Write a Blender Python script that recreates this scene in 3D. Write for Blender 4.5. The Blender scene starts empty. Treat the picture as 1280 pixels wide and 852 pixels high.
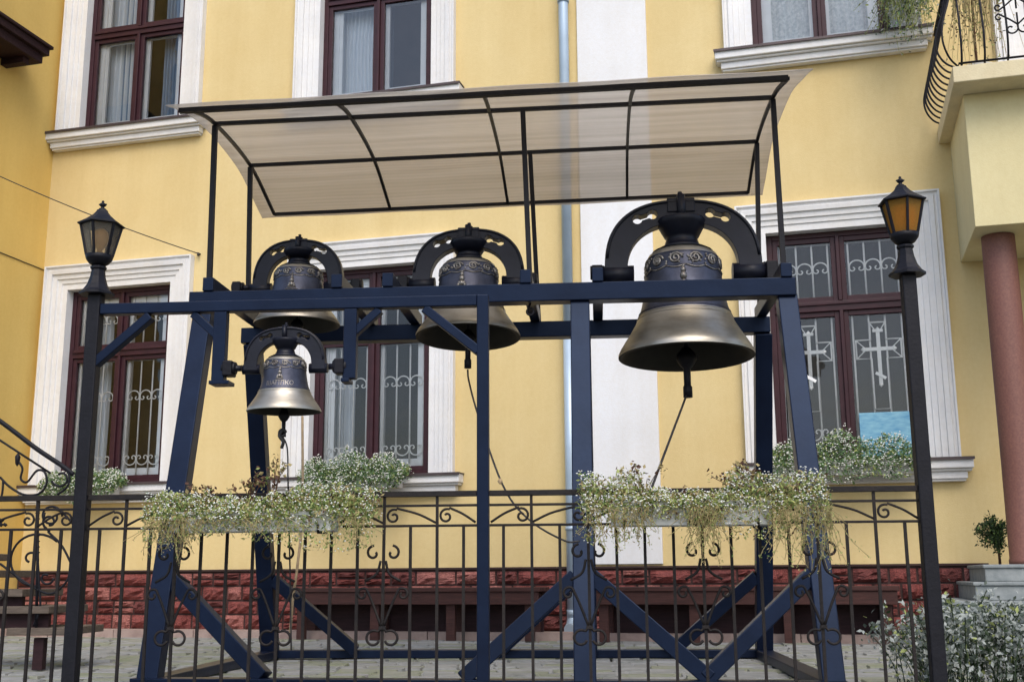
import bpy, bmesh, math, random
import numpy as np
from mathutils import Vector, Matrix
random.seed(7); rng = np.random.default_rng(11)
SC = bpy.context.scene
COL = SC.collection
R = math.radians

# ------------------------------------------------------------------ camera, world, sun, exposure
FPX, PITCH, ROLL, YAW_W, YAW_F, CAMH = 1436.8, R(11.602), R(-.350), R(15.219), R(4.197), .62
_fw = np.array([0, math.cos(PITCH), math.sin(PITCH)]); _up = np.array([0, -math.sin(PITCH), math.cos(PITCH)]); _rt = np.array([1., 0, 0])
RT = math.cos(ROLL)*_rt + math.sin(ROLL)*_up; UP = -math.sin(ROLL)*_rt + math.cos(ROLL)*_up; FW = _fw
CAM = np.array([0, 0, CAMH])
cd = bpy.data.cameras.new('camera'); cam = bpy.data.objects.new('camera', cd); COL.objects.link(cam)
cd.sensor_width = 36; cd.lens = FPX/1280*36; cd.clip_end = 400; cd.clip_start = .05
m = Matrix.Identity(4)
for i in range(3):
    m[i][0] = RT[i]; m[i][1] = UP[i]; m[i][2] = -FW[i]
m.translation = Vector(CAM); cam.matrix_world = m
SC.camera = cam

SUN_EL, SUN_AZ = R(50), R(172)          # azimuth measured clockwise from +Y (the way the camera looks)
w = bpy.data.worlds.new('World'); SC.world = w; w.use_nodes = True
nt = w.node_tree; bg = nt.nodes['Background']
sky = nt.nodes.new('ShaderNodeTexSky'); sky.sky_type = 'NISHITA'; sky.sun_disc = False
sky.sun_elevation = SUN_EL; sky.sun_rotation = SUN_AZ; sky.air_density = 1.0; sky.dust_density = 2.5; sky.ozone_density = 1
nt.links.new(sky.outputs[0], bg.inputs[0]); bg.inputs[1].default_value = .15
sl = bpy.data.lights.new('sun', 'SUN'); sl.energy = 1.0; sl.angle = R(40); sl.color = (1, .96, .90)
so = bpy.data.objects.new('sun', sl); COL.objects.link(so)
sd = Vector((math.sin(SUN_AZ)*math.cos(SUN_EL), math.cos(SUN_AZ)*math.cos(SUN_EL), math.sin(SUN_EL)))
so.rotation_euler = sd.to_track_quat('Z', 'Y').to_euler()
SC.render.engine = 'CYCLES'
SC.view_settings.view_transform = 'Standard'; SC.view_settings.look = 'None'; SC.view_settings.gamma = 1
SC.view_settings.exposure = .72

# ------------------------------------------------------------------ coordinate systems (W: facade, F: fence and bell frame)
def ray(x, y): return FW*FPX + RT*(x-640) + UP*(426-y)
class Sys:
    def __init__(s, yaw, o):
        s.yaw = yaw; s.ex = np.array([math.cos(yaw), -math.sin(yaw), 0]); s.ey = np.array([math.sin(yaw), math.cos(yaw), 0]); s.o = np.array(o, float)
    def _loc(s, q): q = q - s.o; return (float(q@s.ex), float(q@s.ey), float(q[2]))
    def on_y(s, x, y, v=0): d = ray(x, y); return s._loc(CAM + d*(((s.o+s.ey*v-CAM)@s.ey)/(d@s.ey)))
    def on_x(s, x, y, v=0): d = ray(x, y); return s._loc(CAM + d*(((s.o+s.ex*v-CAM)@s.ex)/(d@s.ex)))
    def on_z(s, x, y, v=0): d = ray(x, y); return s._loc(CAM + d*((v-CAM[2])/d[2]))
    def world(s, p): return Vector(s.o + s.ex*p[0] + s.ey*p[1] + np.array([0, 0, p[2]]))
W = Sys(YAW_W, [0, 12.04, 0]); F = Sys(YAW_F, [0, 5.5, 0])

# ------------------------------------------------------------------ materials
MATS = {}
def mat(name, col, rough=.6, metal=0, var=.0, vscale=6, bump=0, bscale=40, col2=None, spec=.5, detail=4, stretch=None):
    if name in MATS: return MATS[name]
    mt = bpy.data.materials.new(name); mt.use_nodes = True; n = mt.node_tree; b = n.nodes['Principled BSDF']
    b.inputs['Base Color'].default_value = (*col, 1); b.inputs['Roughness'].default_value = rough; b.inputs['Metallic'].default_value = metal
    b.inputs['Specular IOR Level'].default_value = spec
    tc = n.nodes.new('ShaderNodeTexCoord'); mp = n.nodes.new('ShaderNodeMapping'); n.links.new(tc.outputs['Object'], mp.inputs[0])
    if stretch: mp.inputs['Scale'].default_value = stretch
    if var or col2:
        ns = n.nodes.new('ShaderNodeTexNoise'); ns.inputs['Scale'].default_value = vscale; ns.inputs['Detail'].default_value = detail; ns.inputs['Roughness'].default_value = .6
        n.links.new(mp.outputs[0], ns.inputs['Vector'])
        rp = n.nodes.new('ShaderNodeValToRGB'); n.links.new(ns.outputs['Fac'], rp.inputs[0])
        c2 = col2 or tuple(c*(1-var) for c in col); c1 = col if col2 else tuple(min(1, c*(1+var*.6)) for c in col)
        rp.color_ramp.elements[0].position = .3; rp.color_ramp.elements[1].position = .7
        rp.color_ramp.elements[0].color = (*c2, 1); rp.color_ramp.elements[1].color = (*c1, 1)
        n.links.new(rp.outputs[0], b.inputs['Base Color'])
    if bump:
        nb = n.nodes.new('ShaderNodeTexNoise'); nb.inputs['Scale'].default_value = bscale; nb.inputs['Detail'].default_value = 5
        n.links.new(mp.outputs[0], nb.inputs['Vector'])
        bp = n.nodes.new('ShaderNodeBump'); bp.inputs['Strength'].default_value = bump; bp.inputs['Distance'].default_value = .02
        n.links.new(nb.outputs['Fac'], bp.inputs['Height']); n.links.new(bp.outputs[0], b.inputs['Normal'])
    MATS[name] = mt; return mt
def glass_mat(name, tint=(.9, .94, .95), ior=1.5, rough=.0, wav=.02, refl=1.0):
    mt = bpy.data.materials.new(name); mt.use_nodes = True; n = mt.node_tree; n.nodes.remove(n.nodes['Principled BSDF'])
    out = n.nodes['Material Output']; mx = n.nodes.new('ShaderNodeMixShader'); tr = n.nodes.new('ShaderNodeBsdfTransparent'); gl = n.nodes.new('ShaderNodeBsdfGlossy')
    fr = n.nodes.new('ShaderNodeFresnel'); fr.inputs[0].default_value = ior
    ml = n.nodes.new('ShaderNodeMath'); ml.operation = 'MULTIPLY'; ml.inputs[1].default_value = refl; n.links.new(fr.outputs[0], ml.inputs[0])
    tr.inputs[0].default_value = (*tint, 1); gl.inputs['Roughness'].default_value = rough
    ns = n.nodes.new('ShaderNodeTexNoise'); ns.inputs['Scale'].default_value = 2.2; tc = n.nodes.new('ShaderNodeTexCoord'); n.links.new(tc.outputs['Object'], ns.inputs['Vector'])
    bp = n.nodes.new('ShaderNodeBump'); bp.inputs['Strength'].default_value = wav; bp.inputs['Distance'].default_value = .3
    n.links.new(ns.outputs['Fac'], bp.inputs['Height']); n.links.new(bp.outputs[0], gl.inputs['Normal'])
    n.links.new(ml.outputs[0], mx.inputs[0]); n.links.new(tr.outputs[0], mx.inputs[1]); n.links.new(gl.outputs[0], mx.inputs[2]); n.links.new(mx.outputs[0], out.inputs[0])
    MATS[name] = mt; return mt
def frost(mt, col, fac):
    n = mt.node_tree; out = n.nodes['Material Output']; src = out.inputs[0].links[0].from_socket
    tl = n.nodes.new('ShaderNodeBsdfTranslucent'); df = n.nodes.new('ShaderNodeBsdfDiffuse'); ns = n.nodes.new('ShaderNodeTexNoise'); ns.inputs['Scale'].default_value = 38
    rp = n.nodes.new('ShaderNodeValToRGB'); rp.color_ramp.elements[0].color = (*[c*.6 for c in col], 1); rp.color_ramp.elements[1].color = (*col, 1); rp.color_ramp.elements[0].position = .35; rp.color_ramp.elements[1].position = .65
    n.links.new(ns.outputs['Fac'], rp.inputs[0]); n.links.new(rp.outputs[0], tl.inputs[0]); n.links.new(rp.outputs[0], df.inputs[0])
    a = n.nodes.new('ShaderNodeMixShader'); a.inputs[0].default_value = .4; n.links.new(tl.outputs[0], a.inputs[1]); n.links.new(df.outputs[0], a.inputs[2])
    b = n.nodes.new('ShaderNodeMixShader'); b.inputs[0].default_value = fac; n.links.new(src, b.inputs[1]); n.links.new(a.outputs[0], b.inputs[2]); n.links.new(b.outputs[0], out.inputs[0])
def sheet_mat(name):
    mt = bpy.data.materials.new(name); mt.use_nodes = True; n = mt.node_tree; n.nodes.remove(n.nodes['Principled BSDF'])
    out = n.nodes['Material Output']
    tc = n.nodes.new('ShaderNodeTexCoord'); wv = n.nodes.new('ShaderNodeTexWave'); wv.bands_direction = 'Y'; wv.inputs['Scale'].default_value = 9; wv.inputs['Distortion'].default_value = .6; wv.inputs['Detail'].default_value = 2
    n.links.new(tc.outputs['Object'], wv.inputs['Vector'])
    ns = n.nodes.new('ShaderNodeTexNoise'); ns.inputs['Scale'].default_value = 2.5; mp = n.nodes.new('ShaderNodeMapping'); mp.inputs['Scale'].default_value = (.25, 5, 1); n.links.new(tc.outputs['Object'], mp.inputs[0]); n.links.new(mp.outputs[0], ns.inputs['Vector'])
    ad = n.nodes.new('ShaderNodeMath'); ad.operation = 'MULTIPLY_ADD'; ad.inputs[1].default_value = .16; n.links.new(wv.outputs['Fac'], ad.inputs[0]); n.links.new(ns.outputs['Fac'], ad.inputs[2])
    rp = n.nodes.new('ShaderNodeValToRGB'); rp.color_ramp.elements[0].position = .3; rp.color_ramp.elements[1].position = .95
    rp.color_ramp.elements[0].color = (.47, .445, .415, 1); rp.color_ramp.elements[1].color = (.72, .69, .65, 1); n.links.new(ad.outputs[0], rp.inputs[0])
    tl = n.nodes.new('ShaderNodeBsdfTranslucent'); df = n.nodes.new('ShaderNodeBsdfDiffuse'); tr = n.nodes.new('ShaderNodeBsdfTransparent'); gl = n.nodes.new('ShaderNodeBsdfGlossy'); gl.inputs['Roughness'].default_value = .25
    tr.inputs[0].default_value = (.80, .76, .70, 1)
    n.links.new(rp.outputs[0], tl.inputs[0]); n.links.new(rp.outputs[0], df.inputs[0])
    a = n.nodes.new('ShaderNodeMixShader'); a.inputs[0].default_value = .35; n.links.new(tl.outputs[0], a.inputs[1]); n.links.new(df.outputs[0], a.inputs[2])
    b = n.nodes.new('ShaderNodeMixShader'); b.inputs[0].default_value = .56; n.links.new(a.outputs[0], b.inputs[1]); n.links.new(tr.outputs[0], b.inputs[2])
    c = n.nodes.new('ShaderNodeMixShader'); c.inputs[0].default_value = .06; n.links.new(b.outputs[0], c.inputs[1]); n.links.new(gl.outputs[0], c.inputs[2])
    n.links.new(c.outputs[0], out.inputs[0]); MATS[name] = mt; return mt
def leaf_mat(name, col, col2):
    mt = mat(name, col, rough=.6, col2=col2, vscale=14, detail=2, spec=.3)
    n = mt.node_tree; b = n.nodes['Principled BSDF']; out = n.nodes['Material Output']
    tl = n.nodes.new('ShaderNodeBsdfTranslucent'); mx = n.nodes.new('ShaderNodeMixShader'); mx.inputs[0].default_value = .25
    src = b.inputs['Base Color'].links[0].from_socket; n.links.new(src, tl.inputs[0])
    n.links.new(b.outputs[0], mx.inputs[1]); n.links.new(tl.outputs[0], mx.inputs[2]); n.links.new(mx.outputs[0], out.inputs[0]); return mt

M_wall = mat('yellow_render', (.70, .56, .285), .85, col2=(.67, .52, .245), vscale=1.1, bump=.15, bscale=90, detail=8)
M_ochre = mat('ochre_render', (.72, .505, .15), .85, col2=(.68, .46, .125), vscale=1.3, bump=.15, bscale=90, detail=8)
M_cream = mat('lemon_render', (.69, .615, .36), .85, var=.05, vscale=2, bump=.12, bscale=90)
M_slab = mat('pale_render', (.68, .60, .40), .85, var=.1, vscale=4, bump=.15, bscale=60)
M_white = mat('white_render', (.78, .78, .78), .75, col2=(.70, .71, .73), vscale=3, bump=.12, bscale=70)
M_pil = mat('pilaster_white', (.77, .78, .80), .8, var=.04, vscale=1.6, bump=.1, bscale=80)
M_stone = mat('red_stone', (.27, .062, .050), .8, col2=(.10, .026, .024), vscale=13, bump=1, bscale=13)
M_stone2 = mat('pink_stone', (.42, .165, .135), .8, col2=(.17, .048, .042), vscale=13, bump=1, bscale=13)
M_stone3 = mat('dark_stone', (.18, .042, .036), .8, col2=(.075, .022, .02), vscale=13, bump=1, bscale=13)
M_mortar = mat('mortar', (.045, .022, .02), .9, var=.2)
M_sash = mat('sash_brown', (.040, .012, .017), .45, spec=.3, var=.25, vscale=9)
M_iron = mat('black_iron', (.008, .008, .012), .5, spec=.2, var=.3, vscale=12, bump=.1, bscale=60)
M_fence = mat('fence_iron', (.010, .009, .010), .55, spec=.2, col2=(.022, .017, .015), vscale=11, bump=.15, bscale=80)
M_frame = mat('navy_steel', (.0065, .011, .027), .40, col2=(.004, .006, .015), vscale=5, bump=.05, bscale=30, spec=.24)
M_frame.node_tree.nodes['Principled BSDF'].inputs['Specular Tint'].default_value = (.45, .62, 1, 1)
M_yoke = mat('yoke_paint', (.008, .009, .017), .4, spec=.25, var=.3, vscale=8, bump=.06, bscale=40)
M_brass = mat('polished_bronze', (.47, .435, .37), .40, metal=.8, col2=(.31, .28, .225), vscale=5, bump=.04, bscale=24, stretch=(1, 1, 3))
M_patina = mat('dark_bronze', (.085, .09, .125), .42, metal=.6, col2=(.042, .044, .062), vscale=9, bump=.06, bscale=50)
M_relief = mat('relief_bronze', (.40, .37, .33), .42, metal=.75, col2=(.10, .085, .08), vscale=24)
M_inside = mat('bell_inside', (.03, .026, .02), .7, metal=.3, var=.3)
M_grille = mat('white_iron', (.84, .84, .83), .5, var=.1, vscale=20)
M_inner = mat('inner_frame_white', (.88, .90, .92), .5, var=.05, vscale=6)
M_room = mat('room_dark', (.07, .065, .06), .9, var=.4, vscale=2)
M_curt = mat('net_curtain', (.82, .86, .90), .9, col2=(.66, .73, .81), vscale=7, stretch=(6, 6, .4))
M_lace = mat('lace_curtain', (.74, .78, .80), .9, col2=(.42, .50, .54), vscale=26, detail=2)
M_blue_curt = mat('blue_curtain', (.30, .40, .52), .9, col2=(.18, .25, .36), vscale=7, stretch=(6, 6, .4))
M_dark_curt = mat('dark_curtain', (.10, .13, .17), .9, col2=(.05, .065, .09), vscale=7, stretch=(6, 6, .4))
M_glass = glass_mat('window_glass', tint=(.97, .98, .98), refl=1.5)
M_glass2 = glass_mat('double_glass', tint=(.97, .985, .985), refl=2.4)
M_gl_clear = glass_mat('lantern_glass_grey', tint=(.93, .90, .86), wav=.05)
M_gl_amber = glass_mat('lantern_glass_amber', tint=(.85, .60, .22), wav=.05, rough=.1)
frost(M_gl_clear, (.55, .50, .42), .34); frost(M_gl_amber, (.80, .46, .10), .55)
M_amber = mat('amber_glass', (.75, .40, .07), .35, col2=(.52, .25, .04), vscale=16)
M_sheet = sheet_mat('bronze_polycarbonate')
M_pipe = mat('grey_blue_pipe', (.40, .50, .60), .4, metal=.2, var=.1, vscale=4)
M_flash = mat('flashing', (.07, .05, .05), .5, metal=.3, var=.2)
M_wood_d = mat('dark_wood', (.026, .011, .013), .65, spec=.2, var=.35, vscale=5, stretch=(1, 8, 8), bump=.2)
M_bench = mat('bench_wood', (.065, .026, .022), .7, spec=.25, col2=(.035, .015, .013), vscale=6, stretch=(1, 9, 9), bump=.2)
M_step_w = mat('weathered_wood', (.13, .10, .075), .8, col2=(.07, .052, .04), vscale=7, stretch=(1, 9, 9), bump=.3)
M_col = mat('red_granite', (.215, .092, .066), .6, col2=(.14, .056, .045), vscale=60, detail=6)
M_step = mat('step_stone', (.27, .29, .29), .75, col2=(.16, .185, .19), vscale=9, bump=.2, bscale=40)
M_kerb = mat('kerb_stone', (.36, .27, .235), .8, col2=(.24, .17, .15), vscale=6, bump=.3, bscale=30)
M_soil = mat('soil', (.035, .025, .018), .95, var=.3)
M_box = mat('planter_plastic', (.55, .56, .54), .6, col2=(.40, .41, .39), vscale=7)
M_boxt = mat('planter_terracotta', (.50, .49, .46), .7, var=.2)
M_rope = mat('hemp_rope', (.40, .29, .17), .9, var=.3, vscale=60)
M_wire = mat('dark_wire', (.02, .018, .018), .6, var=.2)
M_flower = mat('white_petals', (.80, .80, .74), .7, var=.06, vscale=30)
M_leafA = leaf_mat('leaf_green', (.17, .26, .075), (.10, .16, .045))
M_leafB = leaf_mat('leaf_yellowgreen', (.44, .48, .17), (.30, .36, .12))
M_leafC = leaf_mat('leaf_dry', (.48, .40, .19), (.33, .26, .12))
M_leafD = leaf_mat('leaf_brown', (.14, .07, .04), (.08, .04, .03))
M_leafE = leaf_mat('leaf_dark', (.045, .075, .03), (.025, .045, .02))
M_leafS = leaf_mat('leaf_silver', (.50, .53, .50), (.26, .29, .26))
M_leafS2 = leaf_mat('leaf_silver_dark', (.12, .145, .115), (.06, .08, .06))
M_leafG = leaf_mat('leaf_bluegreen', (.20, .33, .15), (.11, .20, .09))
M_canvas = mat('blue_canvas', (.10, .29, .47), .7, col2=(.26, .50, .60), vscale=9, stretch=(1, 1, 3.5))

# ------------------------------------------------------------------ mesh helpers
class MB:
    def __init__(s): s.v = []; s.f = []; s.mi = []; s.cur = 0; s.sm = []
    def add(s, vs, fs, smooth=False):
        o = len(s.v); s.v += [tuple(map(float, v)) for v in vs]
        for f in fs: s.f.append([i+o for i in f]); s.mi.append(s.cur); s.sm.append(smooth)
        return s
    def box(s, x0, x1, y0, y1, z0, z1):
        vs = [(x, y, z) for z in (z0, z1) for y in (y0, y1) for x in (x0, x1)]
        return s.add(vs, [(0, 2, 3, 1), (4, 5, 7, 6), (0, 1, 5, 4), (2, 6, 7, 3), (0, 4, 6, 2), (1, 3, 7, 5)])
    def beam(s, a, b, wx, wz, ref=(0, 0, 1)):   # rectangular bar from a to b
        a = Vector(a); b = Vector(b); d = (b-a).normalized(); r = Vector(ref)
        if abs(d.dot(r)) > .98: r = Vector((0, 1, 0))
        u = d.cross(r).normalized()*wx/2; v = u.cross(d).normalized()*wz/2
        vs = [p+su*u+sv*v for p in (a, b) for su, sv in ((-1, -1), (1, -1), (1, 1), (-1, 1))]
        return s.add(vs, [(0, 1, 2, 3), (7, 6, 5, 4), (0, 4, 5, 1), (1, 5, 6, 2), (2, 6, 7, 3), (3, 7, 4, 0)])
    def tube(s, pts, r, n=6, cap=True, taper=None, smooth=True, flat=1.0):
        pts = [Vector(p) for p in pts]; N = len(pts); rings = []
        prev = None
        for i, p in enumerate(pts):
            d = (pts[min(i+1, N-1)]-pts[max(i-1, 0)])
            if d.length < 1e-9: d = Vector((0, 0, 1))
            d.normalize()
            if prev is None:
                q = Vector((0, 1, 0)) if abs(d.y) < .9 else Vector((1, 0, 0))
            else: q = prev
            u = (q-d*q.dot(d))
            if u.length < 1e-6: u = d.orthogonal()
            u.normalize(); v = d.cross(u); prev = u
            rr = r if taper is None else r*(1+(taper-1)*i/max(1, N-1))
            if hasattr(r, '__len__'): rr = r[i]
            rings.append([p+(u*math.cos(2*math.pi*(k+.5)/n)*flat+v*math.sin(2*math.pi*(k+.5)/n))*rr for k in range(n)])
        vs = [q for ring in rings for q in ring]; fs = []
        for i in range(N-1):
            for k in range(n):
                a = i*n+k; b = i*n+(k+1) % n; fs.append((a, b, b+n, a+n))
        s.add(vs, fs, smooth)
        if cap:
            o = len(s.v)-len(vs); s.f.append([o+k for k in range(n)][::-1]); s.mi.append(s.cur); s.sm.append(False)
            s.f.append([o+(N-1)*n+k for k in range(n)]); s.mi.append(s.cur); s.sm.append(False)
        return s
    def lathe(s, prof, c=(0, 0, 0), n=32, smooth=True, rot=0, a0=0, a1=2*math.pi):
        full = abs(a1-a0-2*math.pi) < 1e-6; K = n if full else n+1; vs = []
        for r, z in prof:
            for k in range(K):
                a = a0+(a1-a0)*k/n+rot; vs.append((c[0]+r*math.cos(a), c[1]+r*math.sin(a), c[2]+z))
        fs = []
        for i in range(len(prof)-1):
            for k in range(n):
                b = (k+1) % K if full else k+1
                fs.append((i*K+k, i*K+b, (i+1)*K+b, (i+1)*K+k))
        return s.add(vs, fs, smooth)
    def grid(s, P, smooth=True):       # P[i][j] points
        a = len(P); b = len(P[0]); vs = [p for row in P for p in row]
        return s.add(vs, [(i*b+j, i*b+j+1, (i+1)*b+j+1, (i+1)*b+j) for i in range(a-1) for j in range(b-1)], smooth)
    def mesh(s, name, mats, off=(0, 0, 0)):
        me = bpy.data.meshes.new(name)
        me.from_pydata([(v[0]-off[0], v[1]-off[1], v[2]-off[2]) for v in s.v], [], s.f)
        for mt in (mats if isinstance(mats, (list, tuple)) else [mats]): me.materials.append(mt)
        me.polygons.foreach_set('material_index', s.mi); me.polygons.foreach_set('use_smooth', s.sm)
        me.update(); return me
def link(me, name, parent=None):
    o = bpy.data.objects.new(name, me); COL.objects.link(o)
    if parent: o.parent = parent
    return o
BASE = {}
def part(name, mb, mats, parent, bevel=0, label=None, kind=None):
    off = BASE[parent.name]; o = link(mb.mesh(name, mats, off), name, parent); BASE[o.name] = off
    if bevel:
        bv = o.modifiers.new('bevel', 'BEVEL'); bv.width = bevel; bv.segments = 2; bv.limit_method = 'ANGLE'
    if label: o['label'] = label
    if kind: o['kind'] = kind
    return o
def tag(o, label, cat=None, group=None, kind=None):
    o['label'] = label
    if cat: o['category'] = cat
    if group: o['group'] = group
    if kind: o['kind'] = kind
    return o
def thing(name, S, base, label, cat, group=None):
    o = link(None, name); o.empty_display_size = .1
    o.location = S.world(base); o.rotation_euler = (0, 0, -S.yaw); BASE[o.name] = tuple(base)
    return tag(o, label, cat, group)
def struct(name, S, mb, mats, base=(0, 0, 0)):
    o = link(mb.mesh(name, mats, base), name); o.location = S.world(base); o.rotation_euler = (0, 0, -S.yaw); o['kind'] = 'structure'; BASE[o.name] = tuple(base); return o
def single(name, S, mb, mats, base, label, cat, group=None, bevel=0):
    o = link(mb.mesh(name, mats, base), name); o.location = S.world(base); o.rotation_euler = (0, 0, -S.yaw); BASE[o.name] = tuple(base)
    if bevel:
        bv = o.modifiers.new('bevel', 'BEVEL'); bv.width = bevel; bv.segments = 2
    return tag(o, label, cat, group)
def lerp(a, b, t): return tuple(a[i]+(b[i]-a[i])*t for i in range(len(a)))
def catmull(pts, n=6):
    P = [np.array(p, float) for p in pts]; P = [2*P[0]-P[1]]+P+[2*P[-1]-P[-2]]; out = []
    for i in range(1, len(P)-2):
        for k in range(n):
            t = k/n; a, b, c, d = P[i-1:i+3]
            out.append(tuple(.5*((2*b)+(-a+c)*t+(2*a-5*b+4*c-d)*t*t+(-a+3*b-3*c+d)*t**3)))
    out.append(tuple(P[-2])); return out
def spiral(cx, cz, r0, r1, a0, a1, n=22, y=0):     # in the x-z plane
    return [(cx+(r0+(r1-r0)*i/n)*math.cos(a0+(a1-a0)*i/n), y, cz+(r0+(r1-r0)*i/n)*math.sin(a0+(a1-a0)*i/n)) for i in range(n+1)]
def plate(outer, holes, thick, bev=.006):           # filled 2D outline (x,z) with holes, thickness along y
    cu = bpy.data.curves.new('tmp', 'CURVE'); cu.dimensions = '2D'; cu.fill_mode = 'BOTH'; cu.extrude = thick/2-bev; cu.bevel_depth = bev; cu.bevel_resolution = 1
    for poly in [outer]+holes:
        sp = cu.splines.new('POLY'); sp.points.add(len(poly)-1); sp.use_cyclic_u = True
        for q, (x, z) in zip(sp.points, poly): q.co = (x, z, 0, 1)
    ob = bpy.data.objects.new('tmp', cu); COL.objects.link(ob); bpy.context.view_layer.update()
    me = bpy.data.meshes.new_from_object(ob.evaluated_get(bpy.context.evaluated_depsgraph_get()))
    bpy.data.objects.remove(ob); bpy.data.curves.remove(cu)
    mb = MB(); mb.add([(v.co.x, v.co.z, v.co.y) for v in me.vertices], [list(reversed(p.vertices)) for p in me.polygons]); bpy.data.meshes.remove(me); return mb
def text_mb(body, size, extr):
    cu = bpy.data.curves.new('tmp', 'FONT'); cu.body = body; cu.size = size; cu.extrude = extr; cu.align_x = 'CENTER'; cu.resolution_u = 2
    ob = bpy.data.objects.new('tmp', cu); COL.objects.link(ob); bpy.context.view_layer.update()
    me = bpy.data.meshes.new_from_object(ob.evaluated_get(bpy.context.evaluated_depsgraph_get())); bpy.data.objects.remove(ob); bpy.data.curves.remove(cu)
    v = [tuple(q.co) for q in me.vertices]; f = [list(p.vertices) for p in me.polygons]; bpy.data.meshes.remove(me); return v, f

# ------------------------------------------------------------------ foliage helpers
def leaf_cloud(mb, centers, size, aspect=.5, nmats=1, probs=None, droop=0, up=0):
    c = np.asarray(centers, float); n = len(c)
    if n == 0: return
    d = rng.normal(size=(n, 3)); d[:, 2] += up-droop; d /= np.linalg.norm(d, axis=1)[:, None]
    e = rng.normal(size=(n, 3)); e -= (e*d).sum(1)[:, None]*d; e /= np.linalg.norm(e, axis=1)[:, None]
    nn = np.cross(d, e)
    s = size*rng.uniform(.6, 1.35, n)[:, None]
    a = c-d*s*.5; b = c+d*s*.5; l = c+e*s*aspect*.5+nn*s*.08; r = c-e*s*aspect*.5+nn*s*.08
    vs = np.stack([a, r, b, l], 1).reshape(-1, 3); o = len(mb.v)
    mb.v += [tuple(x) for x in vs.tolist()]; mb.f += [[o+4*i, o+4*i+1, o+4*i+2, o+4*i+3] for i in range(n)]
    mb.mi += rng.choice(nmats, n, p=probs).tolist(); mb.sm += [False]*n
def florets(mb, centers, r, mi=0):
    for c in centers:
        q = r*random.uniform(.6, 1.25); x, y, z = c; o = len(mb.v)
        mb.v += [(x+q, y, z), (x-q, y, z), (x, y+q, z), (x, y-q, z), (x, y, z+q*.8), (x, y, z-q*.6)]
        mb.f += [[o+a, o+b, o+e] for a, b, e in ((0, 2, 4), (2, 1, 4), (1, 3, 4), (3, 0, 4), (2, 0, 5), (1, 2, 5), (3, 1, 5), (0, 3, 5))]
        mb.mi += [mi]*8; mb.sm += [False]*8

# ================================================================== THE SETTING
M_ground = mat('ground_stone', (.09, .09, .075), .9, col2=(.05, .06, .04), vscale=3, bump=.4, bscale=20)
M_paveA = mat('paver_grey', (.27, .27, .265), .85, col2=(.16, .165, .15), vscale=4, bump=.3, bscale=25)
M_paveB = mat('paver_moss', (.17, .185, .11), .9, col2=(.22, .22, .19), vscale=5, bump=.3, bscale=25)
g = MB(); g.add([(-120, -120, 0), (120, -120, 0), (120, 120, 0), (-120, 120, 0)], [(0, 1, 2, 3)])
ground = struct('ground', F, g, M_ground)
pv = MB(); y = -1.2
while y < 8.2:
    h = random.uniform(.13, .17); x = -6.5+random.uniform(0, .3)
    while x < 6:
        l = random.uniform(.22, .42); z = .012+random.uniform(0, .012); t = random.uniform(-.006, .006); t2 = random.uniform(-.006, .006)
        a, b, c, d = x+.006, x+l-.006, y+.006, y+h-.006; k = .008
        pv.cur = 1 if random.random() < .33 else 0
        pv.add([(a, c, .002), (b, c, .002), (b, d, .002), (a, d, .002), (a+k, c+k, z), (b-k, c+k, z+t), (b-k, d-k, z+t2), (a+k, d-k, z+t2-t)],
               [(4, 5, 6, 7), (0, 1, 5, 4), (1, 2, 6, 5), (2, 3, 7, 6), (3, 0, 4, 7)])
        x += l
    y += h
part('cobbles', pv, [M_paveA, M_paveB], ground, kind='stuff')

# raised footway along the facade, edged with kerb stones
p = MB(); p.box(-5.9, 4.0, -.33, .0, .002, .088)
footway = struct('pavement', W, p, M_kerb)
kb = MB(); kb.box(-.5, .5, -.09, .09, .0, .094); kmesh = kb.mesh('kerb_stone', M_kerb)
x = -5.9
while x < 3.9:
    l = random.uniform(.75, 1.05); o = link(kmesh, 'kerb_stone', footway); o.location = (x+l/2, -.42+random.uniform(-.004, .004), random.uniform(0, .006)); o.scale = (l-.01, 1, 1); x += l

# ================================================================== THE YELLOW BUILDING
bld = thing('yellow_building', W, (0, 0, 0), 'yellow rendered building with white window surrounds and red stone base', 'building')
OPEN = []   # x0,x1,z0,z1
GW = [(-4.86, 'plain'), (-1.63, 'plain'), (3.40, 'cross')]
UW = [(-4.87, 'curtain'), (-1.64, 'bright'), (3.37, 'lace')]
for cx, k in GW: OPEN.append((cx-.70, cx+.70, 1.70, 4.05))
for cx, k in UW: OPEN.append((cx-.70, cx+.70, 6.06, 8.45))
OPEN.append((5.34, 6.5, 5.0, 7.6))     # balcony door
def wall_with_openings(x0, x1, z0, z1, y, depth, ops):
    mb = MB(); xs = sorted({x0, x1, *[v for o in ops for v in o[:2]]}); zs = sorted({z0, z1, *[v for o in ops for v in o[2:]]})
    for i in range(len(xs)-1):
        for j in range(len(zs)-1):
            cx = (xs[i]+xs[i+1])/2; cz = (zs[j]+zs[j+1])/2
            if any(o[0] < cx < o[1] and o[2] < cz < o[3] for o in ops): continue
            mb.add([(xs[i], y, zs[j]), (xs[i+1], y, zs[j]), (xs[i+1], y, zs[j+1]), (xs[i], y, zs[j+1])], [(0, 1, 2, 3)])
    for a, b, c, d in ops:
        q = y+depth
        mb.cur = 1
        mb.add([(a, y, c), (a, q, c), (a, q, d), (a, y, d)], [(0, 1, 2, 3)]); mb.add([(b, y, c), (b, q, c), (b, q, d), (b, y, d)], [(3, 2, 1, 0)])
        mb.add([(a, y, d), (a, q, d), (b, q, d), (b, y, d)], [(0, 1, 2, 3)]); mb.add([(a, y, c), (a, q, c), (b, q, c), (b, y, c)], [(3, 2, 1, 0)])
        mb.cur = 0
    return mb
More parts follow.
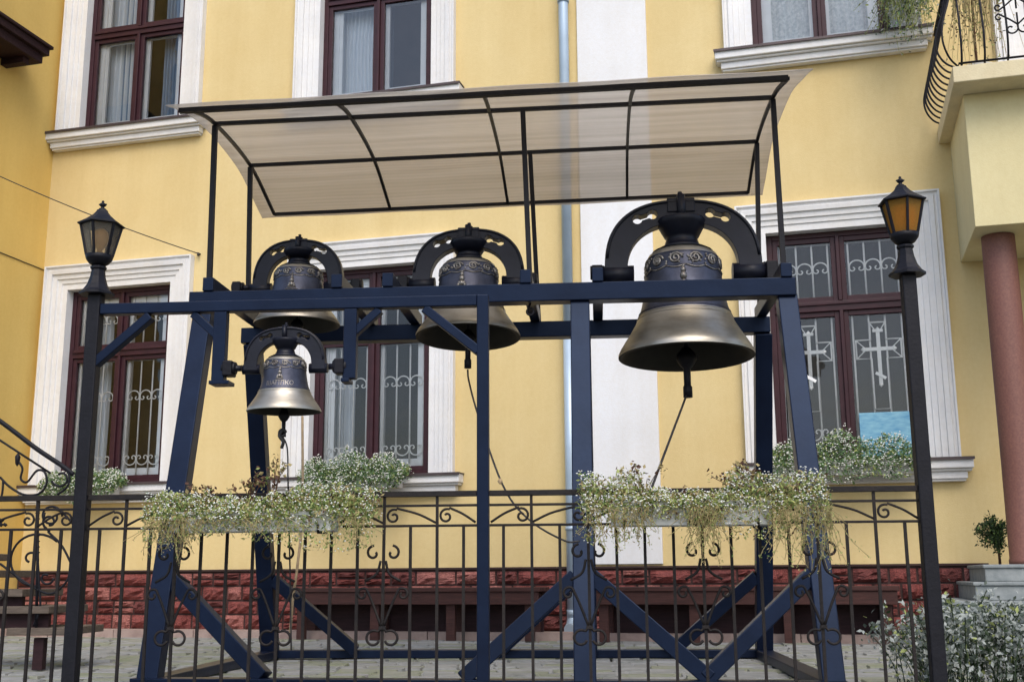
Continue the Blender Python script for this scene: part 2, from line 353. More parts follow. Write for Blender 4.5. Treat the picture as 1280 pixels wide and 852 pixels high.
wl = wall_with_openings(-5.93, 9, 0, 10.5, 0, .30, OPEN)
part('wall', wl, [M_wall, M_white], bld)
def weather(mt, lo=.945):
    n = mt.node_tree; b = n.nodes['Principled BSDF']; src = b.inputs['Base Color'].links[0].from_socket
    tc = n.nodes.new('ShaderNodeTexCoord'); out = src
    for sc_, st_, l0 in ((1.0, (3.2, 3.2, .22), lo), (.55, (1, 1, 1), lo+.02), (26, (1, 1, 1), .965)):
        mp = n.nodes.new('ShaderNodeMapping'); mp.inputs['Scale'].default_value = st_; n.links.new(tc.outputs['Object'], mp.inputs[0])
        ns = n.nodes.new('ShaderNodeTexNoise'); ns.inputs['Scale'].default_value = sc_; ns.inputs['Detail'].default_value = 6; ns.inputs['Roughness'].default_value = .65; n.links.new(mp.outputs[0], ns.inputs['Vector'])
        rp = n.nodes.new('ShaderNodeValToRGB'); rp.color_ramp.elements[0].position = .34; rp.color_ramp.elements[1].position = .62
        rp.color_ramp.elements[0].color = (l0, l0*.985, l0*.96, 1); rp.color_ramp.elements[1].color = (1, 1, 1, 1); n.links.new(ns.outputs['Fac'], rp.inputs[0])
        mx = n.nodes.new('ShaderNodeMix'); mx.data_type = 'RGBA'; mx.blend_type = 'MULTIPLY'; mx.inputs[0].default_value = 1
        n.links.new(out, mx.inputs[6]); n.links.new(rp.outputs[0], mx.inputs[7]); out = mx.outputs[2]
    n.links.new(out, b.inputs['Base Color'])
for q_ in (M_wall, M_ochre, M_cream, M_slab, M_pil, M_white): weather(q_)

p = MB(); p.box(-9, 9.4, 1.6, 1.8, 0, 10.5); p.box(-9, 9.4, .0, 1.8, 10.5, 10.7); p.box(9, 9.4, .001, 1.6, 0, 10.5)
part('back_wall', p, M_room, bld)
# left wing, its wall coming forward from the inner corner
p = MB(); p.box(-7.4, -5.93, -2.3, .0, 0, 10.5); part('wing_wall', p, M_ochre, bld)
# white pilaster strip
p = MB(); p.box(.775, 1.545, -.035, .05, .74, 10.5); part('pilaster', p, M_pil, bld, bevel=.006)
# red stone base
p = MB(); p.box(-5.92, 9, -.05, .0, .0, .70); plinth = part('plinth', p, M_mortar, bld)
p = MB(); p.box(-5.92, 4.55, -.085, -.0, .703, .722); part('plinth_cap', p, M_mortar, bld)
def stone_mesh(seed, mt):
    rr = random.Random(seed); nx, nz = 6, 4; P = []
    for j in range(nz+1):
        row = []
        for i in range(nx+1):
            edge = i in (0, nx) or j in (0, nz)
            row.append((-.5+i/nx+(0 if edge else rr.uniform(-.05, .05)), (-.006 if edge else -rr.uniform(.010, .062)), j/nz+(0 if edge else rr.uniform(-.06, .06))))
        P.append(row)
    mb = MB(); mb.grid(P, smooth=False)
    mb.add([(-.5, -.006, 0), (.5, -.006, 0), (.5, .03, 0), (-.5, .03, 0), (-.5, -.006, 1), (.5, -.006, 1), (.5, .03, 1), (-.5, .03, 1)], [(0, 3, 2, 1), (4, 5, 6, 7), (0, 4, 7, 3), (1, 2, 6, 5)])
    return mb.mesh('stone', mt)
SM = [stone_mesh(s, [M_stone, M_stone2, M_stone, M_stone3][s % 4]) for s in range(12)]
z = .09
for hh in (.165, .145, .155, .145):
    x = -5.9-random.uniform(0, .2)
    while x < 4.45:
        l = random.uniform(.16, .46); a, b = max(x, -5.9), min(x+l, 4.5)
        if b-a > .08:
            if random.random() < .22 and l < .4:
                for q in (0, 1):
                    o = link(random.choice(SM), 'stone', plinth); o.location = ((a+b)/2, -.055, z+q*hh/2); o.scale = (b-a-.022, 1, hh/2-.018)
            else:
                o = link(random.choice(SM), 'stone', plinth); o.location = ((a+b)/2, -.055, z); o.scale = (b-a-.022, random.uniform(.8, 1.4), hh-.02)
        x += l
    z += hh

SURR = [(.0, .0), (.0, .018), (.07, .018), (.075, .032), (.125, .036), (.130, .052), (.185, .056), (.190, .078), (.235, .084), (.245, .062), (.270, .062), (.278, .088), (.295, .088), (.295, .0)]
def fretbox(mb, x0, x1, z0, z1, wd, y0, y1):       # rectangular frame of four butted bars
    mb.box(x0, x0+wd, y0, y1, z0, z1); mb.box(x1-wd, x1, y0, y1, z0, z1)
    mb.box(x0+wd, x1-wd, y0, y1, z0, z0+wd); mb.box(x0+wd, x1-wd, y0, y1, z1-wd, z1)
def pane_mesh(x0, x1, z0, z1, y):
    mb = MB(); t = random.uniform(-.004, .004); t2 = random.uniform(-.004, .004)
    mb.add([(x0, y, z0), (x1, y+t, z0), (x1, y+t+t2, z1), (x0, y+t2, z1)], [(0, 1, 2, 3)]); return mb
def curtain(x0, x1, z0, z1, y, amp=.03, folds=9, gather=0):
    P = []
    for j in range(9):
        row = []; v = j/8
        for i in range(61):
            u = i/60; xx = x0+(x1-x0)*u*(1-gather*math.sin(math.pi*(1-v)*.8)*(1-v)**.4)
            row.append((xx, y+amp*math.sin(u*folds*2*math.pi+.6*math.sin(v*3)), z0+(z1-z0)*v))
        P.append(row)
    mb = MB(); mb.grid(P); return mb
def make_window(cx, kind, zs, zt, ztr):
    x0, x1 = cx-.70, cx+.70
    fy0, fy1 = .10, .165
    s = MB()
    fretbox(s, x0, x1, zs, zt, .055, fy0, fy1)
    s.box(x0+.055, x1-.055, fy0-.014, fy1, ztr-.05, ztr+.055)          # transom
    s.box(x0+.055, x1-.055, fy0-.032, fy0-.0145, ztr+.012, ztr+.04)     # drip moulding
    for za, zb in ((zs+.055, ztr-.05), (ztr+.055, zt-.055)):
        s.box(cx-.018, cx+.018, fy0-.02, fy1-.006, za, zb)
        for a, b in ((x0+.055, cx-.018), (cx+.018, x1-.055)): fretbox(s, a+.001, b-.001, za+.001, zb-.001, .05, fy0+.012, fy1-.004)
    win = part('window', s, M_sash, bld, bevel=.004)
    # surround swept round the opening
    P = []
    for d, pr in SURR: P.append([(x0-d, -pr, zs), (x0-d, -pr, zt+d), (x1+d, -pr, zt+d), (x1+d, -pr, zs)])
    sm = MB(); sm.grid(P, smooth=False); part('surround', sm, M_white, win)
    sl = MB(); sl.box(x0-.39, x1+.39, -.165, 0, zs-.105, zs-.012); sl.box(x0-.375, x1+.375, -.135, 0, zs-.130, zs-.105)
    sl.box(x0-.335, x1+.335, -.105, 0, zs-.200, zs-.130); sl.box(x0-.32, x1+.32, -.085, 0, zs-.222, zs-.200); part('sill', sl, M_white, win, bevel=.008)
    fl = MB(); fl.box(x0-.40, x1+.40, -.185, -.001, zs-.012, zs-.002); fl.box(x0+.002, x1-.002, -.001, fy0, zs+.001, zs+.006); fl.box(x0-.40, x1+.40, -.187, -.181, zs-.03, zs-.012); part('sill_flashing', fl, M_flash, win)
    for za, zb in ((zs+.10, ztr-.095), (ztr+.10, zt-.10)):
        for a, b in ((x0+.10, cx-.065), (cx+.065, x1-.10)): part('pane', pane_mesh(a, b, za, zb, .14), M_glass2 if kind in ('bright', 'lace') else M_glass, win)
    # inner casement, white, with lining
    f = MB(); iy0, iy1 = .19, .24; ew, mw = (.05, .035) if kind == 'cross' else (.13, .06); e2 = ew+.03
    fretbox(f, x0+.03, x1-.03, zs+.02, zt-.03, ew, iy0, iy1); f.box(x0+e2, x1-e2, iy0, iy1, ztr-.05, ztr+.05)
    for za, zb in ((zs+.02+ew, ztr-.05), (ztr+.05, zt-.03-ew)):
        f.box(cx-mw, cx+mw, iy0-.01, iy1, za, zb)
        for a, b in ((x0+e2, cx-mw), (cx+mw, x1-e2)): fretbox(f, a, b, za, zb, .045 if kind != 'cross' else .03, iy0+.012, iy1-.006)
    f.box(x0+.002, x0+.03, .17, .245, zs+.008, zt-.004); f.box(x1-.03, x1-.002, .17, .245, zs+.008, zt-.004); f.box(x0+.03, x1-.03, .17, .245, zt-.03, zt-.004); f.box(x0+.03, x1-.03, .17, .245, zs+.008, zs+.02)
    part('inner_frame', f, M_inner, win)
    # room behind
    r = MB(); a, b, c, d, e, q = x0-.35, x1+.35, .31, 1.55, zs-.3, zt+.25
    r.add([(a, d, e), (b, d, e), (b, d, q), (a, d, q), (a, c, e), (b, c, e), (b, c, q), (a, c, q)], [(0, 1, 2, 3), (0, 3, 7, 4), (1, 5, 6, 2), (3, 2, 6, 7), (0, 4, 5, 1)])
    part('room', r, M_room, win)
    if kind == 'curtain':
        part('curtain', curtain(x0+.30, cx-.02, zs, zt, .38, gather=.1), M_blue_curt, win); part('curtain', curtain(cx+.18, x1-.05, zs, zt, .39, gather=.2), M_blue_curt, win)
        part('curtain', curtain(x0+.1, x0+.55, zs, zt, .35, folds=6), M_curt, win)
    if kind == 'bright':
        part('curtain', curtain(x0+.12, cx+.02, zs, zt, .36, gather=.35), M_curt, win); part('curtain', curtain(x0-.2, cx+.06, zs, zt, .44), M_dark_curt, win)
    if kind == 'lace':
        part('curtain', curtain(x0+.04, x1-.04, zs, zt, .35, amp=.02, folds=14), M_lace, win)
    if kind in ('plain', 'cross'):
        gy = .176; rr = .0098
        part('curtain', curtain(x0-.1, x0+.32 if kind == 'plain' else x0+.1, zs, zt, .50, folds=5), M_curt, win)
        for side in (0, 1):
            a, b = (x0+.13, cx-.10) if side == 0 else (cx+.10, x1-.13)
            xs = [a+(b-a)*i/3 for i in range(4)]
            for x in xs:
                q = MB(); q.tube([(x, gy, zs+.03), (x, gy, ztr-.06)], rr, 6); part('grille_bar', q, M_grille, win)
                q = MB(); q.tube([(x, gy, ztr+.06), (x, gy, zt-.05)], rr, 6); part('grille_bar', q, M_grille, win)
            def row(zc, sgn):
                q = MB(); wdt = (b-a)/3
                for i in range(3):
                    c0 = xs[i]+wdt/2; R0 = wdt*.47
                    arc = [(c0+R0*math.cos(t), gy-.004, zc+sgn*R0*.95*math.sin(t)) for t in np.linspace(-.35, math.pi+.35, 15)]
                    q.tube(arc, .0085, 5)
                    for sg in (-1, 1): q.tube(spiral(c0+sg*R0*.52, zc-sgn*R0*.18, R0*.46, R0*.12, 0 if sg > 0 else math.pi, (0 if sg > 0 else math.pi)-sg*sgn*4.6, 12, gy-.004), .0075, 5)
                part('grille_scroll', q, M_grille, win)
            hl = ztr-zs
            if kind == 'plain': row(zs+hl*.66, 1); row(zs+hl*.19, -1)
            else: row(zs+hl*.19, -1)
            row(ztr+(zt-ztr)*.52, 1)
            if kind == 'cross':
                mx = (a+b)/2; zc = zs+1.12; q = MB(); y = gy-.016
                w1, arm, tp, bt = .075, .215, .27, .60
                out = [(-w1, tp), (w1, tp), (w1, w1+.02), (arm, w1+.02), (arm, -w1-.02), (w1, -w1-.02), (w1, -bt), (-w1, -bt), (-w1, -w1-.02), (-arm, -w1-.02), (-arm, w1+.02), (-w1, w1+.02), (-w1, tp)]
                q.tube([(mx+u, y, zc+v) for u, v in out], .011, 5)
                for (u, v) in ((0, tp), (arm, 0), (-arm, 0)):
                    for sg in (-1, 1): q.tube([(mx+u*.55, y, zc+v*.55), (mx+u+(sg*w1 if u == 0 else 0), y, zc+v+(sg*(w1+.02) if v == 0 else 0))], .006, 5)
                q.box(mx-.018, mx+.018, y-.008, y+.008, zc-.36, zc+.17); q.box(mx-.15, mx-.018, y-.008, y+.008, zc-.018, zc+.018); q.box(mx+.018, mx+.15, y-.008, y+.008, zc-.018, zc+.018)
                q.beam((mx-.045, y-.01, zc-.24), (mx+.05, y-.01, zc-.30), .016, .03); q.box(mx-.05, mx+.05, y-.009, y+.009, zc+.172, zc+.20)
                for u, v in ((.15, 0), (-.15, 0), (0, .2), (0, -.36)): q.lathe([(.0, .026), (.024, .0), (.0, -.026)], (mx+u, y, zc+v), 6)
                part('grille_cross', q, M_grille, win)
    return win
for cx, k in GW: make_window(cx, k, 1.70, 4.05, 3.27)
for cx, k in UW: make_window(cx, k, 6.06, 8.45, 7.40)
# balcony door with its white surround
x0, x1, zs, zt = 5.34, 6.5, 5.0, 7.6
d = MB(); fretbox(d, x0, x1, zs, zt, .10, .02, .10); d.box(x0+.1, x1-.1, .03, .09, zs+.1, zs+.9); d.box(x0+.54, x0+.62, .03, .10, zs+.9, zt-.1)
door = part('balcony_door', d, mat('door_purple', (.045, .022, .055), .45, var=.2), bld, bevel=.006)
P = [[(x0-dd, -pr, zs), (x0-dd, -pr, zt+dd), (x1+dd, -pr, zt+dd), (x1+dd, -pr, zs)] for dd, pr in SURR]
sm = MB(); sm.grid(P, smooth=False); part('surround', sm, M_white, door)
for a, b in ((x0+.1, x0+.54), (x0+.62, x1-.1)): part('pane', pane_mesh(a, b, zs+.9, zt-.1, .06), M_glass, door)
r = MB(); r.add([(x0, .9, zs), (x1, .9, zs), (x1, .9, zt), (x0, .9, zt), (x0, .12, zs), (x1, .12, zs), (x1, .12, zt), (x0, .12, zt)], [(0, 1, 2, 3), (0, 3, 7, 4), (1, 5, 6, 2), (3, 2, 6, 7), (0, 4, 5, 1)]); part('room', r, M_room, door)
# porch: balcony slab on a boxed beam, carried by a granite column
p = MB(); p.box(4.436, 8.6, -1.52, 0, 4.835, 4.985); p.box(4.47, 8.6, -1.48, 0, 4.985, 5.0); part('balcony_slab', p, M_slab, bld, bevel=.008)
p = MB(); p.box(4.545, 8.6, -1.22, 0, 3.60, 4.835); part('porch_beam', p, M_cream, bld, bevel=.006)
p = MB(); p.lathe([(.0, .70), (.155, .70), (.155, .74), (.148, .75), (.146, 1.5), (.146, 2.6), (.142, 3.598)], (4.775, -.85, 0), 32); part('column', p, M_col, bld)
p = MB(); p.lathe([(.0, .70), (.155, .70), (.155, .74), (.148, .75), (.146, 1.5), (.146, 2.6), (.142, 3.598)], (7.9, -.85, 0), 32); part('column', p, M_col, bld)
# dark timber balcony floor on the left wing
wb = thing('timber_balcony', W, (-5.93, -.75, 6.6), 'dark brown timber balcony floor jutting from the ochre wing wall', 'balcony')
p = MB(); p.box(-5.928, -5.50, -2.28, -.75, 6.74, 6.83); part('floor_board', p, M_wood_d, wb, bevel=.006)
p = MB(); p.box(-5.928, -5.55, -2.28, -.80, 6.63, 6.739); part('fascia', p, M_wood_d, wb, bevel=.006)
p = MB(); p.box(-5.928, -5.47, -2.29, -.72, 6.831, 6.87); part('moulding', p, M_wood_d, wb, bevel=.006)
p = MB(); p.box(-5.60, -5.52, -1.72, -1.64, 6.871, 7.9); part('post', p, M_wood_d, wb, bevel=.006)
p = MB(); p.box(-5.60, -5.52, -2.28, -1.72, 7.6, 7.7); part('rail', p, M_wood_d, wb, bevel=.006)
for i in range(3):
    p = MB(); y = -1.0-i*.55; p.box(-5.928, -5.62, y-.05, y+.05, 6.55, 6.629); part('joist', p, M_wood_d, wb)

# stone steps up to the porch
st = thing('entrance_steps', W, (4.05, -1.2, 0), 'grey stone entrance steps below the granite column', 'steps')
for (xa, ya, za, zb) in ((4.375, -1.25, .56, .70), (4.27, -1.42, .412, .56), (4.08, -1.62, .21, .412), (3.98, -1.85, .012, .21)):
    p = MB(); p.box(xa, 8.6, ya, -.086, za, zb-.03); p.box(xa-.015, 8.6, ya-.018, -.086, zb-.03, zb); part('step', p, M_step, st, bevel=.008)
# drainpipe
dp = thing('drainpipe', W, (.635, -.09, .0), 'grey-blue metal drainpipe running down beside the white pilaster', 'drainpipe')
p = MB(); p.tube([(.637, -.085, .16), (.637, -.085, 3.2)], .058, 14); part('pipe', p, M_pipe, dp)
p = MB(); p.tube([(.637, -.085, 3.201), (.637, -.085, 10.4)], .055, 14); part('pipe', p, M_pipe, dp)
p = MB(); p.tube(catmull([(.637, -.085, .30), (.637, -.085, .2), (.637, -.16, .13), (.637, -.24, .11)], 4), .062, 12); part('shoe', p, M_pipe, dp)
for z in (1.1, 3.2, 5.1, 6.9):
    p = MB(); p.lathe([(.0625, -.02), (.066, -.02), (.066, .02), (.0625, .02)], (.637, -.085, z), 16); p.box(.627, .647, -.02, .02, z-.012, z+.012); part('bracket', p, M_pipe, dp)

# ------------------------------------------------------------------ wrought-iron balcony railing, bellied
rl = thing('balcony_railing', W, (4.5, -1.48, 5.0), 'black wrought-iron balcony railing with bellied bars and scrolls', 'railing')
BEL = [(-.02, .0), (.09, .06), (.155, .17), (.165, .30), (.12, .46), (.055, .62), (.01, .80), (.0, 1.02)]
BEL = catmull([(a, b, 0) for a, b in BEL], 4)
def rbar(fx): q = MB(); q.tube([fx(a, b) for a, b, _ in BEL], .0095, 6); part('bar', q, M_iron, rl)
for i in range(11): y = -1.44+i*.135; rbar(lambda a, b: (4.49-a, y, 4.99+b))
for i in range(12):
    x = 4.52+i*.19
    rbar(lambda a, b: (x, -1.47-a*.55, 5.0+b))
rbar(lambda a, b: (4.49-a*.75, -1.47-a*.75, 4.99+b))
q = MB(); q.tube([(4.49, 0, 6.01), (4.49, -1.47, 6.01), (8.5, -1.47, 6.01)], .02, 6); part('top_rail', q, M_iron, rl)
q = MB(); q.tube([(4.50, 0, 5.03), (4.50, -1.465, 5.03), (8.5, -1.465, 5.03)], .011, 6); part('bottom_rail', q, M_iron, rl)
for cx in (4.99, 5.56):
    cz = 5.42; q = MB()
    for sx in (-1, 1):
        for sz in (-1, 1):
            q.tube([(cx, -1.56, cz+sz*.02)]+spiral(cx+sx*.055, cz+sz*.165, .055, .014, math.pi if sx > 0 else 0, (math.pi if sx > 0 else 0)+sx*sz*-5.4, 16, -1.56), .008, 5)
            q.tube(catmull([(cx, -1.56, cz+sz*.13), (cx+sx*.07, -1.56, cz+sz*.07), (cx+sx*.14, -1.56, cz+sz*.02)], 5)+spiral(cx+sx*.145, cz+sz*.05, .035, .01, -sz*math.pi/2, -sz*math.pi/2+sx*sz*4.6, 12, -1.56), .008, 5)
    part('scroll', q, M_iron, rl)

# ------------------------------------------------------------------ benches along the wall
def bench(x0, x1, label):
    b = thing('bench', W, (x0, -.7, .012), label, 'bench', 'benches along the facade')
    for i, y in enumerate((-.78, -.64, -.50)):
        p = MB(); p.box(x0, x1, y, y+.125, .485, .525); part('seat_plank', p, M_bench, b, bevel=.005)
    p = MB(); p.box(x0+.02, x1-.02, -.765, -.73, .365, .484); part('front_apron', p, M_bench, b, bevel=.004)
    p = MB(); p.box(x0+.02, x1-.02, -.42, -.39, .385, .484); part('rear_apron', p, M_bench, b)
    n = 4
    for i in range(n):
        x = x0+.12+(x1-x0-.24)*i/(n-1)
        for y in (-.725, -.475): p = MB(); p.box(x-.045, x+.045, y, y+.055, .022, .484); part('leg', p, M_bench, b, bevel=.004)
    p = MB(); p.box(x0+.05, x1-.05, -.44, -.42, .05, .384); part('under_seat_shade', p, M_wood_d, b)  # added dark panel, its colour stands in for the shade beneath the seat
bench(-2.14, .47, 'long dark brown timber bench ending beside the drainpipe')
bench(.95, 3.72, 'long dark brown timber bench below the white pilaster')

# cables
c = MB(); A = (-3.80, -.03, 4.36); B = (-5.925, -1.4, 5.22)
c.tube([(lerp(A, B, t)[0], lerp(A, B, t)[1], lerp(A, B, t)[2]-.10*4*t*(1-t)*.5) for t in np.linspace(0, 1, 20)], .006, 5); c.tube([(-3.80, .0, 4.36), (-3.80, -.04, 4.36), (-3.79, -.05, 4.33)], .014, 6)
single('cable', W, c, M_wire, A, 'thin black cable slung from the window surround to the ochre wing', 'cable')
c = MB(); c.tube([(-5.925, -.01, 4.33), (-5.922, -1, 4.34), (-5.922, -2.2, 4.30)], .006, 5)
single('cable', W, c, M_wire, (-5.925, 0, 4.33), 'thin cable running level along the ochre wing wall', 'cable')

# ================================================================== FENCE, LAMPS AND THE SMALL BELL'S GANTRY  (F, plane y = 0)
XL, XM, XR = -2.108, -.142, 1.911
ZT, Z2, Z3, ZB = 1.012, .957, .862, .13
def medal(cx):
    q = MB(); r = .0065
    for s in (-1, 1):
        q.tube(spiral(cx+s*.045, .735, .036, .010, math.pi/2, math.pi/2-s*5.2, 18, -.012), r, 5)                       # upper rings
        q.tube(catmull([(cx+s*.012, -.012, .70), (cx+s*.03, -.012, .64), (cx+s*.085, -.012, .605)], 5), r, 5)
        q.tube(catmull([(cx+s*.006, -.012, .40), (cx+s*.045, -.012, .50), (cx+s*.075, -.012, .565)], 5)+spiral(cx+s*.095, .545, .030, .008, math.pi/2+s*.5, math.pi/2+s*.5-s*6.0, 18, -.012), r, 5)
        q.tube(spiral(cx+s*.040, .345, .036, .028, math.pi/2+s*.6, math.pi/2+s*.6-s*4.9, 18, -.012)[::-1]+[(cx, -.012, .40)], r, 5)
    q.box(cx-.016, cx+.016, -.018, -.008, .385, .40); return q
def fence_panel(xa, xb, label, tall, medals, flips):
    f = thing('iron_fence', F, (xa, 0, ZB-.03), label, 'fence', 'wrought-iron fence along the yard')
    for nm, zc, h, dp in (('top_rail', ZT, .026, .036), ('rail', Z2, .012, .012), ('rail', Z3, .012, .014), ('bottom_rail', ZB, .016, .016)):
        p = MB(); p.box(xa, xb, -dp/2, dp/2, zc-h/2, zc+h/2); part(nm, p, M_fence, f, bevel=.002)
    n = len(tall); stp = (xb-xa)/n
    for i in range(n):
        x = xa+stp*(i+.5); top = ZT-.0135 if tall[i] else Z3-.0065; lean = random.uniform(-.003, .003)
        p = MB(); p.beam((x+lean, 0, ZB-.06), (x, 0, top), .0135, .0125, (0, 1, 0)); part('bar', p, M_fence, f)
    tx = [xa]+[xa+stp*(i+.5) for i in range(n) if tall[i]]+[xb]
    for i in range(len(tx)-1):
        a, b = tx[i]+.006, tx[i+1]-.006; wd = b-a
        if wd < .06: continue
        fl = flips((a+b)/2); zc = (Z2+Z3)/2; R0 = .027
        if fl: path = [(a, 0, Z3+.014), (a+wd*.35, 0, Z3+.055), (b-.055, 0, Z2-.012)]; sp = spiral(b-R0-.012, zc-.004, .036, .008, math.pi*.62, math.pi*.62-7.6, 24)
        else: path = [(b, 0, Z3+.014), (b-wd*.35, 0, Z3+.055), (a+.055, 0, Z2-.012)]; sp = spiral(a+R0+.012, zc-.004, .036, .008, math.pi*.38, math.pi*.38+7.6, 24)
        q = MB(); q.tube(catmull(path, 5)+sp, .006, 5); part('scroll', q, M_fence, f)
    for i in medals: part('medallion', medal(xa+stp*(i+.5)), M_fence, f)
alt = [i % 2 == 1 for i in range(15)]
fence_panel(XL+.033, XM-.03, 'black wrought-iron fence panel between smoky-glass lamp post and slim middle post', alt, (3, 7, 11), lambda x: x < (XL+XM)/2)
fence_panel(XM+.03, XR-.033, 'black wrought-iron fence panel between slim middle post and amber lamp post', alt, (3, 7, 11), lambda x: x < (XM+XR)/2)
fence_panel(-3.15, XL-.033, 'short black fence panel beside the timber stairs and curled handrail', [i % 2 == 0 for i in range(8)], (4,), lambda x: x > -2.6)

def lamp(x, label, amber):
    t = thing('street_lamp', F, (x, 0, 0), label, 'street lamp', 'lantern posts on the fence')
    p = MB(); p.beam((x, 0, 0), (x, 0, 2.03), .066, .066, (0, 1, 0)); part('post', p, M_iron, t, bevel=.006)
    ro = math.pi/6
    p = MB(); p.lathe([(.0, 2.030), (.086, 2.030), (.086, 2.042), (.068, 2.056), (.050, 2.085), (.038, 2.125), (.033, 2.160), (.040, 2.168), (.040, 2.178), (.026, 2.184)], (x, 0, 0), 8, False, ro); part('skirt', p, M_iron, t)
    p = MB(); p.lathe([(.0, 2.184), (.032, 2.184), (.050, 2.197), (.064, 2.215), (.070, 2.237), (.064, 2.2385), (.0, 2.2385)], (x, 0, 0), 16, True, ro); part('bowl', p, M_iron, t)
    N = 6
    for k in range(N):
        a = ro+2*math.pi*k/N; b = ro+2*math.pi*(k+1)/N
        p = MB(); r0, r1 = .062, .097
        p.add([(x+r0*math.cos(a), r0*math.sin(a), 2.239), (x+r0*math.cos(b), r0*math.sin(b), 2.239), (x+r1*math.cos(b), r1*math.sin(b), 2.392), (x+r1*math.cos(a), r1*math.sin(a), 2.392)], [(0, 1, 2, 3)])
        part('glass_pane', p, M_gl_amber if amber else M_gl_clear, t)
        p = MB(); p.beam((x+.065*math.cos(a), .065*math.sin(a), 2.238), (x+.101*math.cos(a), .101*math.sin(a), 2.393), .011, .011); part('corner_bar', p, M_iron, t)
    p = MB(); p.lathe([(.0, 2.393), (.108, 2.393), (.117, 2.396), (.117, 2.402), (.100, 2.412), (.070, 2.432), (.045, 2.452), (.030, 2.470), (.026, 2.480), (.0, 2.480)], (x, 0, 0), 6, False, ro); part('roof', p, M_iron, t)
    p = MB(); p.lathe([(.018, 2.480), (.018, 2.487), (.009, 2.490), (.009, 2.498), (.016, 2.503), (.018, 2.509), (.012, 2.516), (.005, 2.520), (.008, 2.526), (.0, 2.533)], (x, 0, 0), 10); p.box(x-.020, x+.020, -.004, .004, 2.507, 2.513); part('finial', p, M_iron, t)
    p = MB(); p.lathe([(.0, 2.2386), (.012, 2.240), (.014, 2.268), (.032, 2.29), (.042, 2.325), (.036, 2.36), (.018, 2.378), (.0, 2.381)], (x, 0, 0), 14) if not amber else p.lathe([(.0, 2.2386), (.045, 2.24), (.060, 2.30), (.066, 2.37), (.0, 2.381)], (x, 0, 0), 14)
    part('bulb', p, M_amber, t)
lamp(XL, 'black lamp post with smoky glass lantern, at the end of the gantry beam', False)
lamp(XR, 'black lamp post with amber glass lantern, in front of the cross-grilled window', True)

gt = thing('bell_gantry', F, (XM, 0, 0), 'dark gantry of slim post, beam and hangers carrying the smallest bell', 'gantry')
p = MB(); p.beam((XM, 0, 0), (XM, 0, 1.98), .057, .057, (0, 1, 0)); part('post', p, M_frame, gt, bevel=.005)
p = MB(); p.box(XL+.034, XM-.029, -.03, .03, 1.925, 1.98); part('beam', p, M_frame, gt, bevel=.005)
def gb(a, b, wd=.055): p = MB(); p.beam(a, b, wd*.8, wd, (0, 1, 0)); part('brace', p, M_frame, gt, bevel=.004)
gb((XL+.012, 0, 1.672), (XL+.29, 0, 1.915)); gb((XM-.02, 0, 1.70), (XM-.29, 0, 1.92))
gb((-1.455, 0.005, 1.79), (-1.60, .005, 1.92), .05); gb((-.80, 0.005, 1.79), (-.655, .005, 1.92), .05)
for x in (-1.455, -.798):
    p = MB(); p.box(x-.032, x+.032, -.027, .027, 1.575, 1.924); part('hanger', p, M_frame, gt, bevel=.004)
    s = 1 if x < -1.1 else -1
    p = MB(); p.box(x-.035, x+.035+.03*s, -.05, .05, 1.555, 1.574); part('hanger_foot', p, M_frame, gt, bevel=.003)

# ================================================================== MAIN BELL FRAME
fr = thing('bell_trestle', F, (-.27, 2.15, 0), 'navy steel trestle frame with splayed legs carrying the three large bells', 'bell frame')
fx = (-2.115, .315, 1.605)
for nm, yy in (('top_beam', 1.60), ('top_beam', 2.70)):
    p = MB(); p.box(-2.20, 1.655, yy-.06, yy+.06, 2.32, 2.435); part(nm, p, M_frame, fr, bevel=.006)
def legpt(X, front, z):
    yt, yb = (1.62, .84+.16*max(0, (.3-X)/2.43)) if front else (2.68, 3.44); return (X, yt+(yb-yt)*(2.32-z)/2.32, z)
for X in fx:
    for front in (True, False):
        p = MB(); p.beam(legpt(X, front, 0.06), legpt(X, front, 2.319), .12, .11, (0, 1, 0)); part('leg', p, M_frame, fr, bevel=.006)
for yy in (.80, 3.48):
    p = MB(); (p.beam((-2.2, 1.0, .0555), (1.67, .80, .0555), .12, .059) if yy < 2 else p.box(-2.2, 1.67, yy-.06, yy+.06, .026, .085)); part('bottom_beam', p, M_frame, fr, bevel=.005)
for X in (fx[0], fx[2]):
    p = MB(); p.box(X-.06, X+.06, 1.06 if X < 0 else .87, 3.42, .026, .084); part('bottom_beam', p, M_frame, fr, bevel=.005)
def brc(X, sx, front, z0=.62, dx=.66):
    a = legpt(X+sx*.05, front, z0); b = legpt(X+sx*dx, front, .085)
    p = MB(); p.beam(a, b, .085, .095, (0, 1, 0)); part('brace', p, M_frame, fr, bevel=.005)
for front in (True, False):
    brc(fx[0], 1, front); brc(fx[1], -1, front); brc(fx[1], 1, front); brc(fx[2], -1, front)
for X in (-2.075, -1.235, -.905, -.025, .43, 1.60):
    p = MB(); p.box(X-.035, X+.035, 1.53, 2.77, 2.436, 2.525); part('cross_beam', p, M_frame, fr, bevel=.005)
# underslung tie at each cross beam, sloping back
p = MB(); p.tube(spiral(.0, 2.265, .022, .022, math.pi/2, -math.pi*1.3, 14, 1.6)+[(.0, 1.6, 2.32)], .007, 6); part('eye_ring', p, M_iron, fr)

